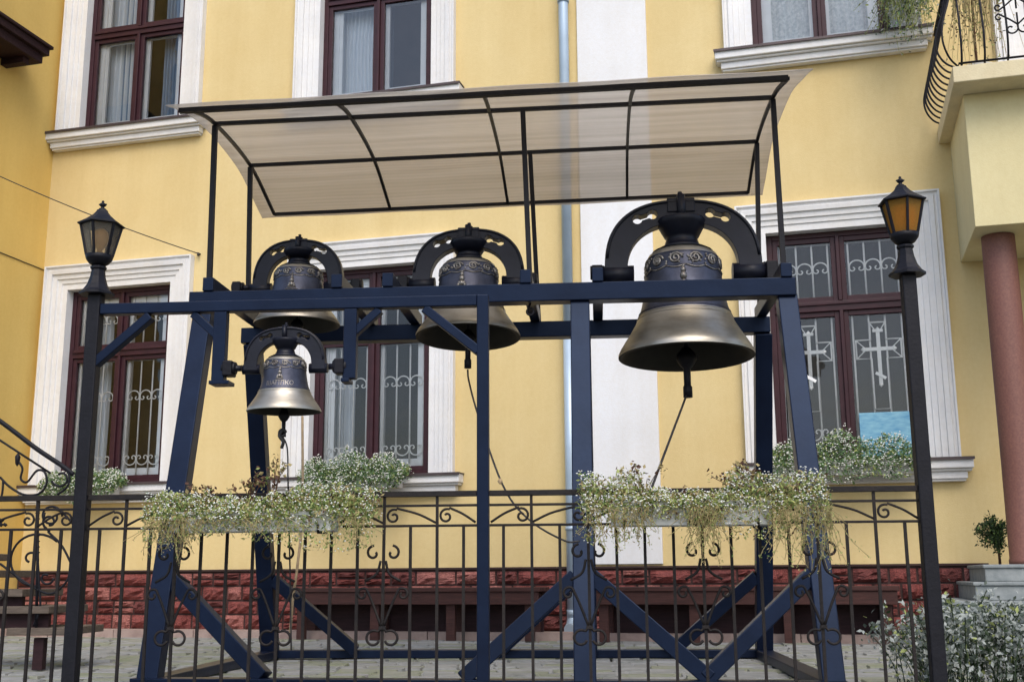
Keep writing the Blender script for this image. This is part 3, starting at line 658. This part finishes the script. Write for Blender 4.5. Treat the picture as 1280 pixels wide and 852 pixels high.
# ------------------------------------------------------------------ canopy
cn = thing('canopy', F, (-.27, 2.15, 2.4), 'arched bronze polycarbonate canopy on thin black posts above the bells', 'canopy')
XCL, XCR = -2.13, 1.59
Lp = [F.on_y(*q) for q in ((240, 138, 1.10), (269, 155, 1.6), (313, 207, 2.7), (343, 268, 3.32))]
Rp = [F.on_y(*q) for q in ((985, 98, 1.05), (966, 122, 1.6), (946, 177, 2.7), (935, 241, 3.32))]
NT = 5
def rib(t):
    return catmull([lerp(Lp[i], Rp[i], t) for i in range(4)], 6)
for k in range(NT):
    p = MB(); pts = rib(k/(NT-1)); p.tube(pts, .0145, 4, smooth=False); part('rib', p, M_iron, cn)
for i in range(4):
    a, b = Lp[i], Rp[i]
    if i == 0: a = lerp(a, b, -.022)
    p = MB(); p.beam(a, b, .024 if i else .03, .026 if i else .034, (0, 1, 0)); part('purlin', p, M_iron, cn)
for (t, i, yb) in ((0, 1, 1.6), (0, 2, 2.7), (.56, 1, 1.6), (.56, 2, 2.7), (1, 1, 1.6), (1, 2, 2.7)):
    a = lerp(Lp[i], Rp[i], t); xb = {0: -2.09 if i == 1 else -2.17, .56: 0.0, 1: 1.595}[t]
    p = MB(); p.beam((xb, yb, 2.52 if t != .56 else 2.436), (a[0], a[1], a[2]-.015), .032, .032, (0, 1, 0)); part('post', p, M_iron, cn)
def sheet_curve(t):
    c0 = [np.array(q) for q in rib(t)]; d = c0[0]-c0[2]; d /= np.linalg.norm(d); e = c0[-1]-c0[-3]; e /= np.linalg.norm(e)
    d[2] *= 1.15; return [c0[0]+d*.15]+c0+[c0[-1]+e*.07]
c0, c1 = sheet_curve(0), sheet_curve(1); ts = np.linspace(-.032, 1.032, 33)
top = [[tuple(a+(b-a)*t+np.array([0, 0, .018+.003*math.sin(t*25+i)])) for i, (a, b) in enumerate(zip(c0, c1))] for t in ts]
p = MB(); p.grid(top)
sh = part('roof_sheet', p, M_sheet, cn); sm_ = sh.modifiers.new('s', 'SOLIDIFY'); sm_.thickness = .008

# ================================================================== BELLS
OUTER = [(1.0, 0), (1.0, .025), (.965, .07), (.90, .135), (.815, .215), (.74, .295), (.685, .375)]
WAIST = [(.685, .375), (.64, .46), (.605, .56), (.58, .68), (.563, .79), (.552, .885), (.540, .915)]
SHOUL = [(.540, .915), (.51, .95), (.43, .982), (.33, .998), (.22, 1.004)]
INNER = [(1.0, 0), (.955, -.006), (.90, .05), (.80, .13), (.70, .25), (.62, .42), (.56, .65), (.52, .84), (.36, .93), (0, .95)]
def r_at(v):
    P = OUTER+WAIST[1:]+SHOUL[1:]
    for (r0, z0), (r1, z1) in zip(P, P[1:]):
        if z0 <= v <= z1: return r0+(r1-r0)*(v-z0)/(z1-z0)
    return .3
def make_bell(cx, y, zr, D, h, za, ztop, a, label, bx, tilt=0, inscr='', group='bells', clap=.16, n=64, seed=1, ang=-math.pi/2):
    rr = random.Random(seed); Rr = D/2
    t = thing('bell', F, (cx, y, za), label, 'bell', group)
    B = (cx, y, zr); sc = lambda P: [(r*Rr, z*h) for r, z in P]
    p = MB(); p.lathe(sc(OUTER), B, n)
    for v in (.372, .345): p.lathe([((r_at(v-.008))*Rr+.0, (v-.008)*h), ((r_at(v)+.012)*Rr, v*h), ((r_at(v+.008))*Rr, (v+.008)*h)], B, n)
    part('sound_bow', p, M_brass, t)
    p = MB(); p.lathe(sc(WAIST), B, n)
    for v in (.775, .905, .40): p.lathe([(r_at(v-.006)*Rr, (v-.006)*h), ((r_at(v)+.012)*Rr, v*h), (r_at(min(v+.006, .914))*Rr, (v+.006)*h)], B, n)
    part('waist', p, M_patina, t)
    p = MB(); p.lathe(sc(SHOUL), B, n); part('shoulder', p, M_brass, t)
    p = MB(); p.lathe(sc(INNER)[::-1], B, n); part('inner_wall', p, M_inside, t)
    # vine frieze in relief
    p = MB(); K = 12
    def srf(th, v, lift=.004): r = r_at(v)*Rr+lift*D; return (cx+r*math.cos(th), y+r*math.sin(th), zr+v*h)
    for k in range(K):
        t0 = 2*math.pi*k/K; w_ = 2*math.pi/K
        path = [srf(t0+w_*(.5+.36*(1-i/20)*math.cos(i*.62)), .84+.052*(1-i/20*.7)*math.sin(i*.62)) for i in range(21)]
        p.tube(path, .009*D, 5)
        for q in range(7):
            th = t0+w_*rr.random(); v = rr.uniform(.79, .892); c_ = srf(th, v, .004); p.lathe([(.0, .011*D), (.010*D, .0), (.0, -.011*D)], c_, 6)
        sg = [srf(t0+w_*(i/8), .775+.022*math.sin(math.pi*i/8)*-1, .004) for i in range(9)]; p.tube(sg, .006*D, 4)
    part('frieze', p, M_relief, t)
    # relief figure, cartouche and lettering on the side that faces the street
    p = MB()
    def srfx(u, v, lift=.004): return srf(ang+u, v, lift)
    for u, v, q in ((0, .72, .026), (0, .665, .034), (-.07, .60, .022), (.07, .60, .022), (0, .60, .03), (-.1, .575, .02), (.1, .575, .02), (0, .755, .014)):
        c_ = srfx(u, v); p.lathe([(.0, q*D), (q*D*.62, q*D*.6), (q*D*.8, 0), (q*D*.62, -q*D*.6), (.0, -q*D)], c_, 10)
    p.tube([srfx(u, .548) for u in np.linspace(-.17, .17, 8)], .007*D, 5); p.tube([srfx(u, .515+.006*math.cos(u*40)) for u in np.linspace(-.24, .24, 16)], .005*D, 5)
    part('relief_figure', p, M_relief, t)
    if inscr:
        v_, f_ = text_mb(inscr, .085*D, .006*D); p = MB(); out = []
        for (X, Z, Yd) in v_:
            v = .435+Z/h; r = r_at(v)*Rr+.002*D+Yd; th = ang+X/(r_at(v)*Rr); out.append((cx+r*math.cos(th), y+r*math.sin(th), zr+v*h))
        p.add(out, f_); part('inscription', p, M_relief, t)
    # collar between yoke and shoulder
    zc = zr+h; hc = (ztop-zc)*.56
    p = MB(); p.lathe([(.0, -.03*D), (.25*D*.92, -.012*D), (.135*D, .04*D), (.115*D, .10*D), (.13*D, hc*.45), (.175*D, hc*.80), (.188*D, hc*.92), (.180*D, hc), (.0, hc)], (cx, y, zc), 24); part('collar', p, M_yoke, t)
    # arched yoke plate with bone-shaped openings
    zo = ztop-.045*D; Hh = zo-za; b = a-.165*D; Hi = max(.06, Hh-.175*D)
    th = np.linspace(math.pi, 0, 41); sg = lambda v, e: math.copysign(abs(v)**e, v)
    lo = .035*D
    outer = [(-a, -lo)]+[(a*sg(math.cos(q), .80), Hh*abs(math.sin(q))**.80) for q in th]+[(a, -lo), (b, -lo)]+[(b*sg(math.cos(q), .86), Hi*abs(math.sin(q))**.86) for q in th[::-1]]+[(-b, -lo)]
    holes = []
    for s in (-1, 1):
        hx, hz, tl = s*.47*a, .935*Hh-.093*D, -s*.30; L, r0, nk = .060*D, .042*D, .014*D
        qs = np.linspace(-(math.pi-.62), math.pi-.62, 13)
        bone = [(L+r0*math.cos(q), r0*math.sin(q)) for q in qs]+[(-L-r0*math.cos(q), -r0*math.sin(q)) for q in qs]
        ca, sa = math.cos(tl), math.sin(tl); holes.append([(hx+x_*ca-z_*sa, hz+x_*sa+z_*ca) for x_, z_ in bone])
    yk = plate(outer, holes, .085*D+.02, .0035)
    mv = MB(); mv.add([(cx+v[0], y+v[1], za+v[2]) for v in yk.v], yk.f); yoke = part('yoke', mv, M_yoke, t)
    p = MB(); th2 = np.linspace(math.pi-.12, .12, 31)      # raised flange round the outer edge
    for dy in (-1, 1):
        p.tube([(cx+(a-.012*D)*sg(math.cos(q), .80), y+dy*(.0425*D+.012), za+(Hh-.012*D)*abs(math.sin(q))**.80) for q in th2], .012*D, 6)
    part('flange', p, M_yoke, yoke)
    p = MB(); p.box(cx-.105*D, cx+.105*D, y-.065*D, y+.065*D, zo-.10*D, zo+.014*D); part('yoke_cap', p, M_yoke, t, bevel=.008*D)
    p = MB(); p.tube([(cx, y-.085*D, zc+hc*.9), (cx, y-.085*D, zo+.026*D)], .032*D, 10); p.tube([(cx, y, zo+.022*D), (cx, y, ztop)], .035*D, 6); p.tube([(cx, y, ztop), (cx, y, ztop+.035*D)], .018*D, 8); part('bolt', p, M_yoke, t)
    for s in (-1, 1):
        p = MB(); xo = bx[0] if s < 0 else bx[1]
        p.tube([(cx+s*(b-.05*D), y, za-.02*D), (cx+s*(a+.035*D), y, za-.02*D)], .068*D, 14); p.tube([(cx+s*(a+.019), y, za), (xo, y, za)], .026*D+.006, 10); part('axle', p, M_yoke, t)
        p = MB(); q = .016+.022*D; p.box(xo-q, xo+q, y-.06*D-.02, y+.06*D+.02, za-.09*D-.008, za+.035); p.tube([(xo-q-.012, y, za), (xo+q+.012, y, za)], .022+.03*D, 12); part('bearing', p, M_iron, t, bevel=.006)
    # clapper
    bd = .05*D if D < .4 else 0; p = MB(); L = zr+h*.8
    p.tube([(cx, y, zr+h*.86), (cx, y, zr+.06*D)], .02*D, 8); p.lathe([(.0, .09*D), (.03*D, .07*D), (.072*D, .02*D-bd), (.078*D, -.015*D-bd), (.052*D, -.06*D-bd), (.027*D, -.085*D-bd), (.026*D, -clap*D*.7), (.034*D, -clap*D*.74), (.034*D, -clap*D), (.0, -clap*D)], (cx, y, zr), 14); part('clapper', p, M_iron, t)
    t.rotation_mode = 'XYZ'
    t.rotation_euler = Matrix.Rotation(-F.yaw, 3, 'Z').to_4x4().to_euler() if not tilt else (Matrix.Rotation(-F.yaw, 3, 'Z') @ Matrix.Rotation(tilt, 3, 'X')).to_euler()
    return t
make_bell(1.012, 2.15, 2.050, .905, .740, 2.655, 3.19, .527, 'largest bronze bell with inscribed dark waist, in front of the white pilaster', (.43, 1.60), R(-2.2), 'ПМХХ', seed=1, clap=.30, ang=R(-94))
make_bell(-.455, 2.15, 2.215, .712, .535, 2.615, 3.02, .385, 'medium bronze bell hanging behind the slim post and diagonal brace', (-.905, -.025), R(-4), '', seed=2, clap=.30, ang=R(-96))
make_bell(-1.648, 2.15, 2.335, .590, .415, 2.610, 2.965, .315, 'bronze bell behind the gantry beam, just above the smallest bell', (-2.075, -1.235), 0, '', seed=3, clap=.2, ang=R(-90))
make_bell(-1.123, 0, 1.420, .362, .272, 1.640, 1.852, .200, 'smallest bronze bell with a relief figure, hanging from the gantry', (-1.405, -.848), R(1.5), 'ШАПЛКО', seed=4, clap=.34, ang=R(-88))

# ropes
def rope(pts, r, mt, label, base):
    q = MB(); q.tube(catmull(pts, 6), r, 6); return single('bell_rope', F, q, mt, base, label, 'rope')
P0 = (-.455, 2.12, 2.0)
rope([(-.455, 2.10, 1.99), (-.44, 2.05, 1.90), F.on_y(598, 520, 1.7), F.on_y(628, 605, 1.2), F.on_y(660, 648, .9), F.on_y(705, 675, .9), F.on_y(725, 676, .9)], .006, M_wire, 'thin dark rope from the medium bell slanting down to the middle leg', P0)
q = MB(); c_ = F.on_y(625, 601, 1.2); q.lathe([(0, .02), (.016, .0), (0, -.022)], c_, 8); single('rope_knot', F, q, M_rope, c_, 'small tan knot on the rope under the medium bell', 'knot')
rope([(1.005, 2.12, 1.80), lerp((1.005, 2.12, 1.80), F.on_y(803, 640, .25), .5), F.on_y(803, 640, .25)], .007, M_wire, 'thin dark rope from the largest bell down into the yellowing planter', (1.0, 2.12, 1.8))
rope([(-1.123, -.01, 1.30), F.on_y(359, 560, 0), F.on_y(360, 600, -.03), F.on_y(361, 640, .05), F.on_y(363, 740, .05), F.on_y(364, 812, .05)], .004, M_wire, 'thin dark rope hanging from the smallest bell down past the planter', (-1.12, 0, 1.3))
rope([F.on_y(378, 520, .6), F.on_y(378, 640, .5), F.on_y(372, 705, .4), F.on_y(366, 750, .4), F.on_y(362, 800, .4)], .007, M_rope, 'frayed tan rope end hanging behind the planter below the smallest bell', F.on_y(378, 520, .6))
q = MB(); q.tube(spiral(-1.123, 1.315, .016, .016, 0, 5.8, 12, -.01), .007, 6); q.tube(catmull([(-1.123, -.01, 1.33), (-1.135, -.02, 1.30), (-1.115, -.02, 1.27), (-1.125, -.01, 1.24)], 5), .008, 6); single('rope_knot', F, q, M_wire, (-1.123, 0, 1.32), 'dark rope knot tied to the smallest bell\'s clapper', 'knot')

# ================================================================== PLANTERS
def alyssum(mb_l, mb_f, x0, x1, y0, y1, z0, hgt, n, nf, ls, fs, spread=.05, probs=(.4, .35, .2, .05), hang=0.0, hangfac=.35, wob=None, frontflow=.35):
    c = []; fl = []
    wob = wob or (lambda u: 1)
    for i in range(n+nf):
        u = random.random(); x = x0-spread+(x1-x0+2*spread)*u; f_ = wob(u)
        a = random.uniform(-.15, math.pi+.15); rr = math.sqrt(random.random()) if i < n else .75+.35*random.random()
        yy = (y0+y1)/2+math.cos(a)*rr*((y1-y0)/2+spread)
        zz = z0+math.sin(a)*rr*hgt*f_
        if random.random() < hangfac:      # flows over the front edge
            dd = random.random()**1.8*hang*f_; zz = z0+.03-dd; yy = y0-spread*random.uniform(.1, .9)
        x += random.gauss(0, .012)
        k1 = .5+.5*math.sin(x*11+y0*7+1.1)*math.sin(x*27+2.3)+.25*math.sin(x*61+yy*40)
        zz += (k1-.5)*.22*hgt*(zz > z0)
        if i >= n and random.random() > .25+.9*k1: continue
        (c if i < n else fl).append((x, yy, zz))
    leaf_cloud(mb_l, c, ls, .38, 4, probs); florets(mb_f, fl, fs)
def strands(mb, x0, x1, y, z, n, lmin, lmax, ls, probs, r=.0016):
    pts = []
    for i in range(n):
        x = random.uniform(x0, x1); L = random.uniform(lmin, lmax)*random.random()**.4; dx = random.gauss(0, .05); yy = y-random.uniform(.0, .05)
        path = [(x+dx*(k/7)**1.5+.006*math.sin(k*1.3+i), yy-.03*math.sin(k/7*2), z-L*k/7) for k in range(8)]
        mb.cur = 2; mb.tube(path, r, 3, cap=False)
        for k in range(int(L/.008)):
            t = random.random(); q = path[min(7, int(t*8))]; pts.append((q[0]+random.gauss(0, .007), q[1]+random.gauss(0, .007), q[2]+random.gauss(0, .012)))
    leaf_cloud(mb, pts, ls, .35, 4, probs, droop=.8)
LEAF4 = [M_leafA, M_leafB, M_leafC, M_leafD]
def fence_planter(x0, x1, zb, zt_, label, dry, wob, fx0, fx1, hangs):
    t = thing('fence_planter', F, ((x0+x1)/2, -.10, zb), label, 'planter', 'planters hung on the fence')
    b = MB(); ya, yb = -.185, -.032
    b.box(x0+.012, x1-.012, ya+.012, yb-.008, zb, zb+.008); b.box(x0, x1, ya, ya+.008, zb, zt_); b.box(x0, x1, yb-.008, yb, zb, zt_); b.box(x0, x0+.008, ya+.008, yb-.008, zb, zt_); b.box(x1-.008, x1, ya+.008, yb-.008, zb, zt_)
    b.box(x0-.006, x1+.006, ya-.008, ya-.0005, zt_-.018, zt_+.002)
    part('box', b, M_box, t, bevel=.003)
    s_ = MB(); s_.box(x0+.009, x1-.009, ya+.009, yb-.009, zb+.01, zt_-.02); part('soil', s_, M_soil, t)
    for x in (x0+.06, x1-.06):
        h = MB(); h.tube([(x, -.02, ZT+.016), (x, .022, ZT+.016)], .006, 5); h.tube([(x, -.022, ZT+.016), (x, -.022, zb-.006), (x, -.19, zb-.008), (x, -.197, zb+.03)], .006, 5); part('hook', h, M_iron, t)
    l = MB(); f_ = MB()
    pr = (.30, .42, .22, .06) if not dry else (.22, .40, .30, .08)
    alyssum(l, f_, fx0, fx1, ya, yb, zt_-.02, .135, 9000, 3000, .021, .0046, .055, pr, hang=.17, hangfac=.24, wob=wob)
    for (a, b2, n, lo, hi) in hangs: strands(l, a, b2, ya-.02, zt_-.03, n, lo, hi, .013, (.15, .42, .38, .05))
    part('foliage', l, LEAF4, t, kind='stuff'); part('blossom', f_, M_flower, t, kind='stuff')
    return t
pl = fence_planter(-1.60, -.83, .835, .925, 'pale planter box of trailing white alyssum below the smallest bell', False, lambda u: .75+.35*math.sin(u*9+.5)*.5+.25*(u > .45), -1.66, -.69, [(-1.68, -1.48, 45, .08, .22), (-1.5, -.95, 40, .05, .15), (-.80, -.66, 14, .06, .16)])
pr_ = fence_planter(.46, 1.18, .845, .955, 'pale planter box of yellowing alyssum below the largest bell', True, lambda u: (1.15 if u < .25 else .55 if u < .6 else 1.1), .38, 1.38, [(.36, .60, 45, .10, .24), (.80, .95, 45, .16, .28), (.6, 1.15, 24, .05, .14), (1.16, 1.44, 70, .10, .30)])
# wilted geranium stalks standing in the planters
def wilted(parent, x, y, z, n, hgt, spread=.06):
    l = MB(); pts = []
    for i in range(n):
        dx = random.gauss(0, spread); H_ = hgt*random.uniform(.6, 1.1)
        path = catmull([(x, y, z), (x+dx*.4, y-.01, z+H_*.6), (x+dx, y-.02, z+H_)], 4); l.cur = 3; l.tube(path, .0022, 4, cap=False)
        for k in range(16): q = path[-1-int(abs(random.gauss(0, 1.6))) % len(path)]; pts.append((q[0]+random.gauss(0, .014), q[1]+random.gauss(0, .014), q[2]+random.gauss(0, .014)))
    leaf_cloud(l, pts, .022, .7, 4, (.04, .10, .36, .50)); part('wilted_stalks', l, LEAF4, parent, kind='stuff')
wilted(pl, -1.24, -.10, .93, 7, .17); wilted(pl, -1.13, -.10, .93, 5, .22, .03); wilted(pl, -1.42, -.10, .93, 5, .12)
wilted(pr_, .62, -.10, .95, 5, .18, .04); wilted(pr_, 1.06, -.10, .95, 9, .16, .06); wilted(pr_, .82, -.12, .93, 8, .06, .08); wilted(pr_, .87, -.18, .9, 8, -.05, .05)

def sill_planter(xa, xb, label, hgt, group='window boxes on the ground-floor sills', droop=.12, zs=1.70):
    t = thing('window_box', W, ((xa+xb)/2, -.08, zs), label, 'window box', group)
    b = MB(); b.box(xa, xb, -.32, -.19, zs-.16, zs-.02); part('box', b, M_boxt, t, bevel=.006)
    l = MB(); f_ = MB()
    wb_ = lambda u: .65+.5*math.sin(u*math.pi)+.18*math.sin(u*17)
    alyssum(l, f_, xa, xb, -.34, -.12, zs-.05, hgt, 7000, 2400, .034, .0088, .07, (.12, .48, .25, .15), hang=droop+.06, hangfac=.25, wob=wb_)
    part('foliage', l, [M_leafE, M_leafG, M_leafA, M_leafB], t, kind='stuff'); part('blossom', f_, M_flower, t, kind='stuff'); return t
sill_planter(-5.42, -4.55, 'window box of small white flowers behind the smoky-glass lamp post', .19)
sill_planter(-2.20, -1.15, 'window box of bushy white flowers on the sill behind the fence', .24)
sill_planter(2.72, 4.00, 'wide window box of white flowers below the cross-grilled window', .25)
# blue picture leaning in the window
q = MB(); z0 = 1.72; q.box(3.50, 4.08, .03, .05, z0+.02, z0+.45)
single('picture', W, q, M_canvas, (3.79, .04, z0), 'pale blue painted panel leaning in the cross-grilled window', 'picture', bevel=.004)

# hanging plant at the balcony corner
t = thing('balcony_plant', W, (4.25, -.35, 5.95), 'wispy grey-green plant trailing from the balcony corner', 'plant')
l = MB(); pts = []
for i in range(190):
    a = (random.uniform(4.0, 4.45), random.uniform(-.75, -.1), random.uniform(6.25, 6.6)); L = random.uniform(.1, .55); dx = random.gauss(-.05, .12)
    path = [(a[0]+dx*(k/6), a[1]+random.gauss(0, .008), a[2]-L*(k/6)**1.2) for k in range(7)]; l.cur = 2; l.tube(path, .0025, 3, cap=False)
    for k in range(13): q = random.choice(path); pts.append((q[0]+random.gauss(0, .03), q[1]+random.gauss(0, .03), q[2]+random.gauss(0, .03)))
leaf_cloud(l, pts, .036, .45, 4, (.25, .25, .2, .3)); part('foliage', l, [M_leafS2, M_leafG, M_leafB, M_leafS], t, kind='stuff')
b = MB(); b.box(4.02, 4.30, -.95, -.12, 6.42, 6.58); part('box', b, M_boxt, t, bevel=.006)
l = MB(); pts = []
for i in range(110):
    a = (random.uniform(4.55, 4.95), random.uniform(-1.3, -.9), random.uniform(5.9, 6.3)); L = random.uniform(.3, .9)
    dx = random.gauss(0, .07); path = [(a[0]+dx*(k/6), a[1]+random.gauss(0, .008), a[2]-L*(k/6)) for k in range(7)]; l.cur = 2; l.tube(path, .0022, 3, cap=False)
    for k in range(10): q = random.choice(path); pts.append((q[0]+random.gauss(0, .025), q[1]+random.gauss(0, .025), q[2]+random.gauss(0, .025)))
leaf_cloud(l, pts, .03, .45, 4, (.2, .3, .4, .1))
t2 = thing('balcony_plant', W, (4.75, -1.1, 5.0), 'loose yellow-green plant standing inside the bellied balcony railing', 'plant'); part('foliage', l, [M_leafS2, M_leafB, M_leafC, M_leafD], t2, kind='stuff')
b = MB(); b.lathe([(.0, 5.001), (.12, 5.001), (.17, 5.30), (.185, 5.31), (.185, 5.34), (.16, 5.34), (.15, 5.30), (0, 5.30)], (4.78, -.55, 0), 20); part('pot', b, M_boxt, t2)
st_ = MB(); st_.tube(catmull([(4.78, -.55, 5.30), (4.76, -.7, 5.7), (4.74, -.95, 6.1)], 4), .012, 6); part('stem', st_, M_leafD, t2)

# small dark shrub beside the column
t = thing('potted_shrub', W, (4.53, -.45, .70), 'small dark green shrub standing against the granite column', 'shrub')
l = MB(); pts = []
for j in range(16):
    a_ = rng.normal(size=3)*(.062, .06, .055); c_ = (4.555+a_[0], -.45+a_[1], 1.0+a_[2])
    for i in range(75):
        v = rng.normal(size=3)*.026; pts.append((c_[0]+v[0], c_[1]+v[1], c_[2]+v[2]))
for i in range(500):
    v = rng.normal(size=3)*.4; pts.append((4.60+v[0]*.07, -.45+v[1]*.1, .92+v[2]*.13))
leaf_cloud(l, pts, .032, .5, 2, (.75, .25)); part('foliage', l, [M_leafE, M_leafA], t, kind='stuff')
s_ = MB(); s_.tube([(4.60, -.45, .702), (4.60, -.45, .85), (4.56, -.45, 1.0)], .012, 6); part('stem', s_, M_leafD, t)

# silver-leaved bush by the right lamp post
t = thing('silver_bush', F, (2.45, .75, 0), 'silvery grey bush behind the fence at the amber lamp post', 'bush')
l = MB(); pts = []; stems = MB()
for i in range(210):
    u = random.random(); bx = 2.0+1.05*u+random.gauss(0, .06); by = .75+random.gauss(0, .24); H_ = (.46-.20*abs(u-.42)*1.2)*random.uniform(.72, 1.12)
    if u < .16: H_ *= random.uniform(.8, 1.28)
    dx, dy = random.gauss(0, .13), random.gauss(0, .12)-.05
    path = catmull([(bx, by, .01), (bx+dx*.4, by+dy*.4, H_*.6), (bx+dx, by+dy, H_)], 5); stems.tube(path, .003, 4, cap=False)
    for k in range(62):
        q = path[int(len(path)*random.random()**.55) % len(path)]; pts.append((q[0]+random.gauss(0, .022), q[1]+random.gauss(0, .022), q[2]+random.gauss(0, .022)))
leaf_cloud(l, pts, .030, .58, 4, (.56, .28, .08, .08), up=.1); part('foliage', l, [M_leafS, M_leafS2, M_leafB, M_leafE], t, kind='stuff'); part('stems', stems, M_leafE, t, kind='stuff')

# ================================================================== TIMBER STAIRS AND CURLED HANDRAIL AT THE LEFT
ys, ye = 2.35, 2.95
sx = thing('timber_stairs', F, (-3.6, 2.8, 0), 'weathered timber steps behind the short fence panel', 'stairs')
for (px, py) in ((84, 784), (63, 757), (30, 736), (-5, 712), (-40, 690)):
    a = F.on_y(px, py, ys); p = MB(); p.box(a[0]-.42, a[0], ys-.02, ye, a[2]-.05, a[2]); part('tread', p, M_step_w, sx, bevel=.005)
    if px < 84: p = MB(); p.box(a[0]-.40, a[0]-.03, ys+.05, ys+.09, a[2]-.15, a[2]-.051); part('stringer', p, M_wood_d, sx)
a = F.on_y(46, 797, ys)
for yy in (ys+.03, ye-.09):
    p = MB(); p.box(a[0]-.035, a[0]+.035, yy, yy+.06, .02, a[2]-.0); part('leg', p, M_wood_d, sx); p = MB(); p.box(a[0]-1.1, a[0]-1.03, yy, yy+.06, .02, a[2]+.3); part('leg', p, M_wood_d, sx)
hr = thing('handrail', F, F.on_y(47, 780, ys), 'curled black wrought-iron handrail of the timber stairs', 'handrail')
P = lambda x, y: F.on_y(x, y, ys)
def sp2(cx, cy, r0, r1, a0, a1, n=22): return [P(cx+(r0+(r1-r0)*i/n)*math.cos(a0+(a1-a0)*i/n), cy+(r0+(r1-r0)*i/n)*math.sin(a0+(a1-a0)*i/n)) for i in range(n+1)]
q = MB(); q.tube(catmull([P(-70, 478), P(0, 526), P(45, 560), P(78, 582), P(92, 593)], 5), .017, 6, flat=.6); part('rail', q, M_iron, hr)
q = MB(); q.tube([P(-70, 504), P(0, 550), P(63, 591)], .008, 6); part('rail', q, M_iron, hr)
q = MB(); q.tube([P(47, 624), P(47, 700), P(45, 792)], .011, 6); part('newel', q, M_iron, hr)
for i in range(9): q = MB(); q.lathe([(0, .012), (.02, 0), (0, -.012)], P(47, 634+i*7), 6); part('newel_twist', q, M_iron, hr)
def scr(pts, r=.0085): q = MB(); q.tube(pts, r, 6); part('scroll', q, M_iron, hr)
scr(sp2(76, 597, 12, 5, math.pi*.9, math.pi*.9-5.0)); scr(catmull([P(80, 583), P(87, 595), P(84, 608), P(72, 618)], 5))
scr(catmull([P(22, 575), P(28, 585), P(26, 598), P(34, 602), P(46, 588), P(56, 590), P(58, 605), P(48, 617), P(30, 618), P(12, 608), P(0, 596)], 5))
q = MB(); q.lathe([(0, .05), (.02, .02), (.014, -.03), (0, -.05)], P(22, 574), 8); part('bud', q, M_iron, hr)
scr(catmull([P(88, 705), P(84, 725), P(66, 741), P(46, 736), P(24, 722), P(0, 704)], 6)); scr(catmull([P(60, 664), P(76, 680), P(87, 700), P(88, 706)], 5))
scr(sp2(46, 702, 36, 30, -math.pi*.25, -math.pi*.25-4.0)); scr(sp2(38, 698, 10, 4, math.pi*.1, math.pi*.1-4.6)); scr(catmull([P(47, 695), P(49, 730), P(50, 760), P(42, 782)], 5))
scr(sp2(64, 645, 14, 7, 0, -6.5)); scr(sp2(62, 652, 9, 4, 2, 8.0)); scr(catmull([P(66, 636), P(78, 640), P(96, 660)], 5)); scr(catmull([P(56, 640), P(54, 655), P(62, 664)], 4))
scr(catmull([P(4, 600), P(3, 615), P(0, 625)], 4)); scr(sp2(58, 722, 9, 4, 0, 5.2))
q = MB()
for i in range(12): q.lathe([(0, .014), (.014, 0), (0, -.014)], P(3+random.gauss(0, 3), 652+random.gauss(0, 5)), 8)
part('grape_cluster', q, M_iron, hr)
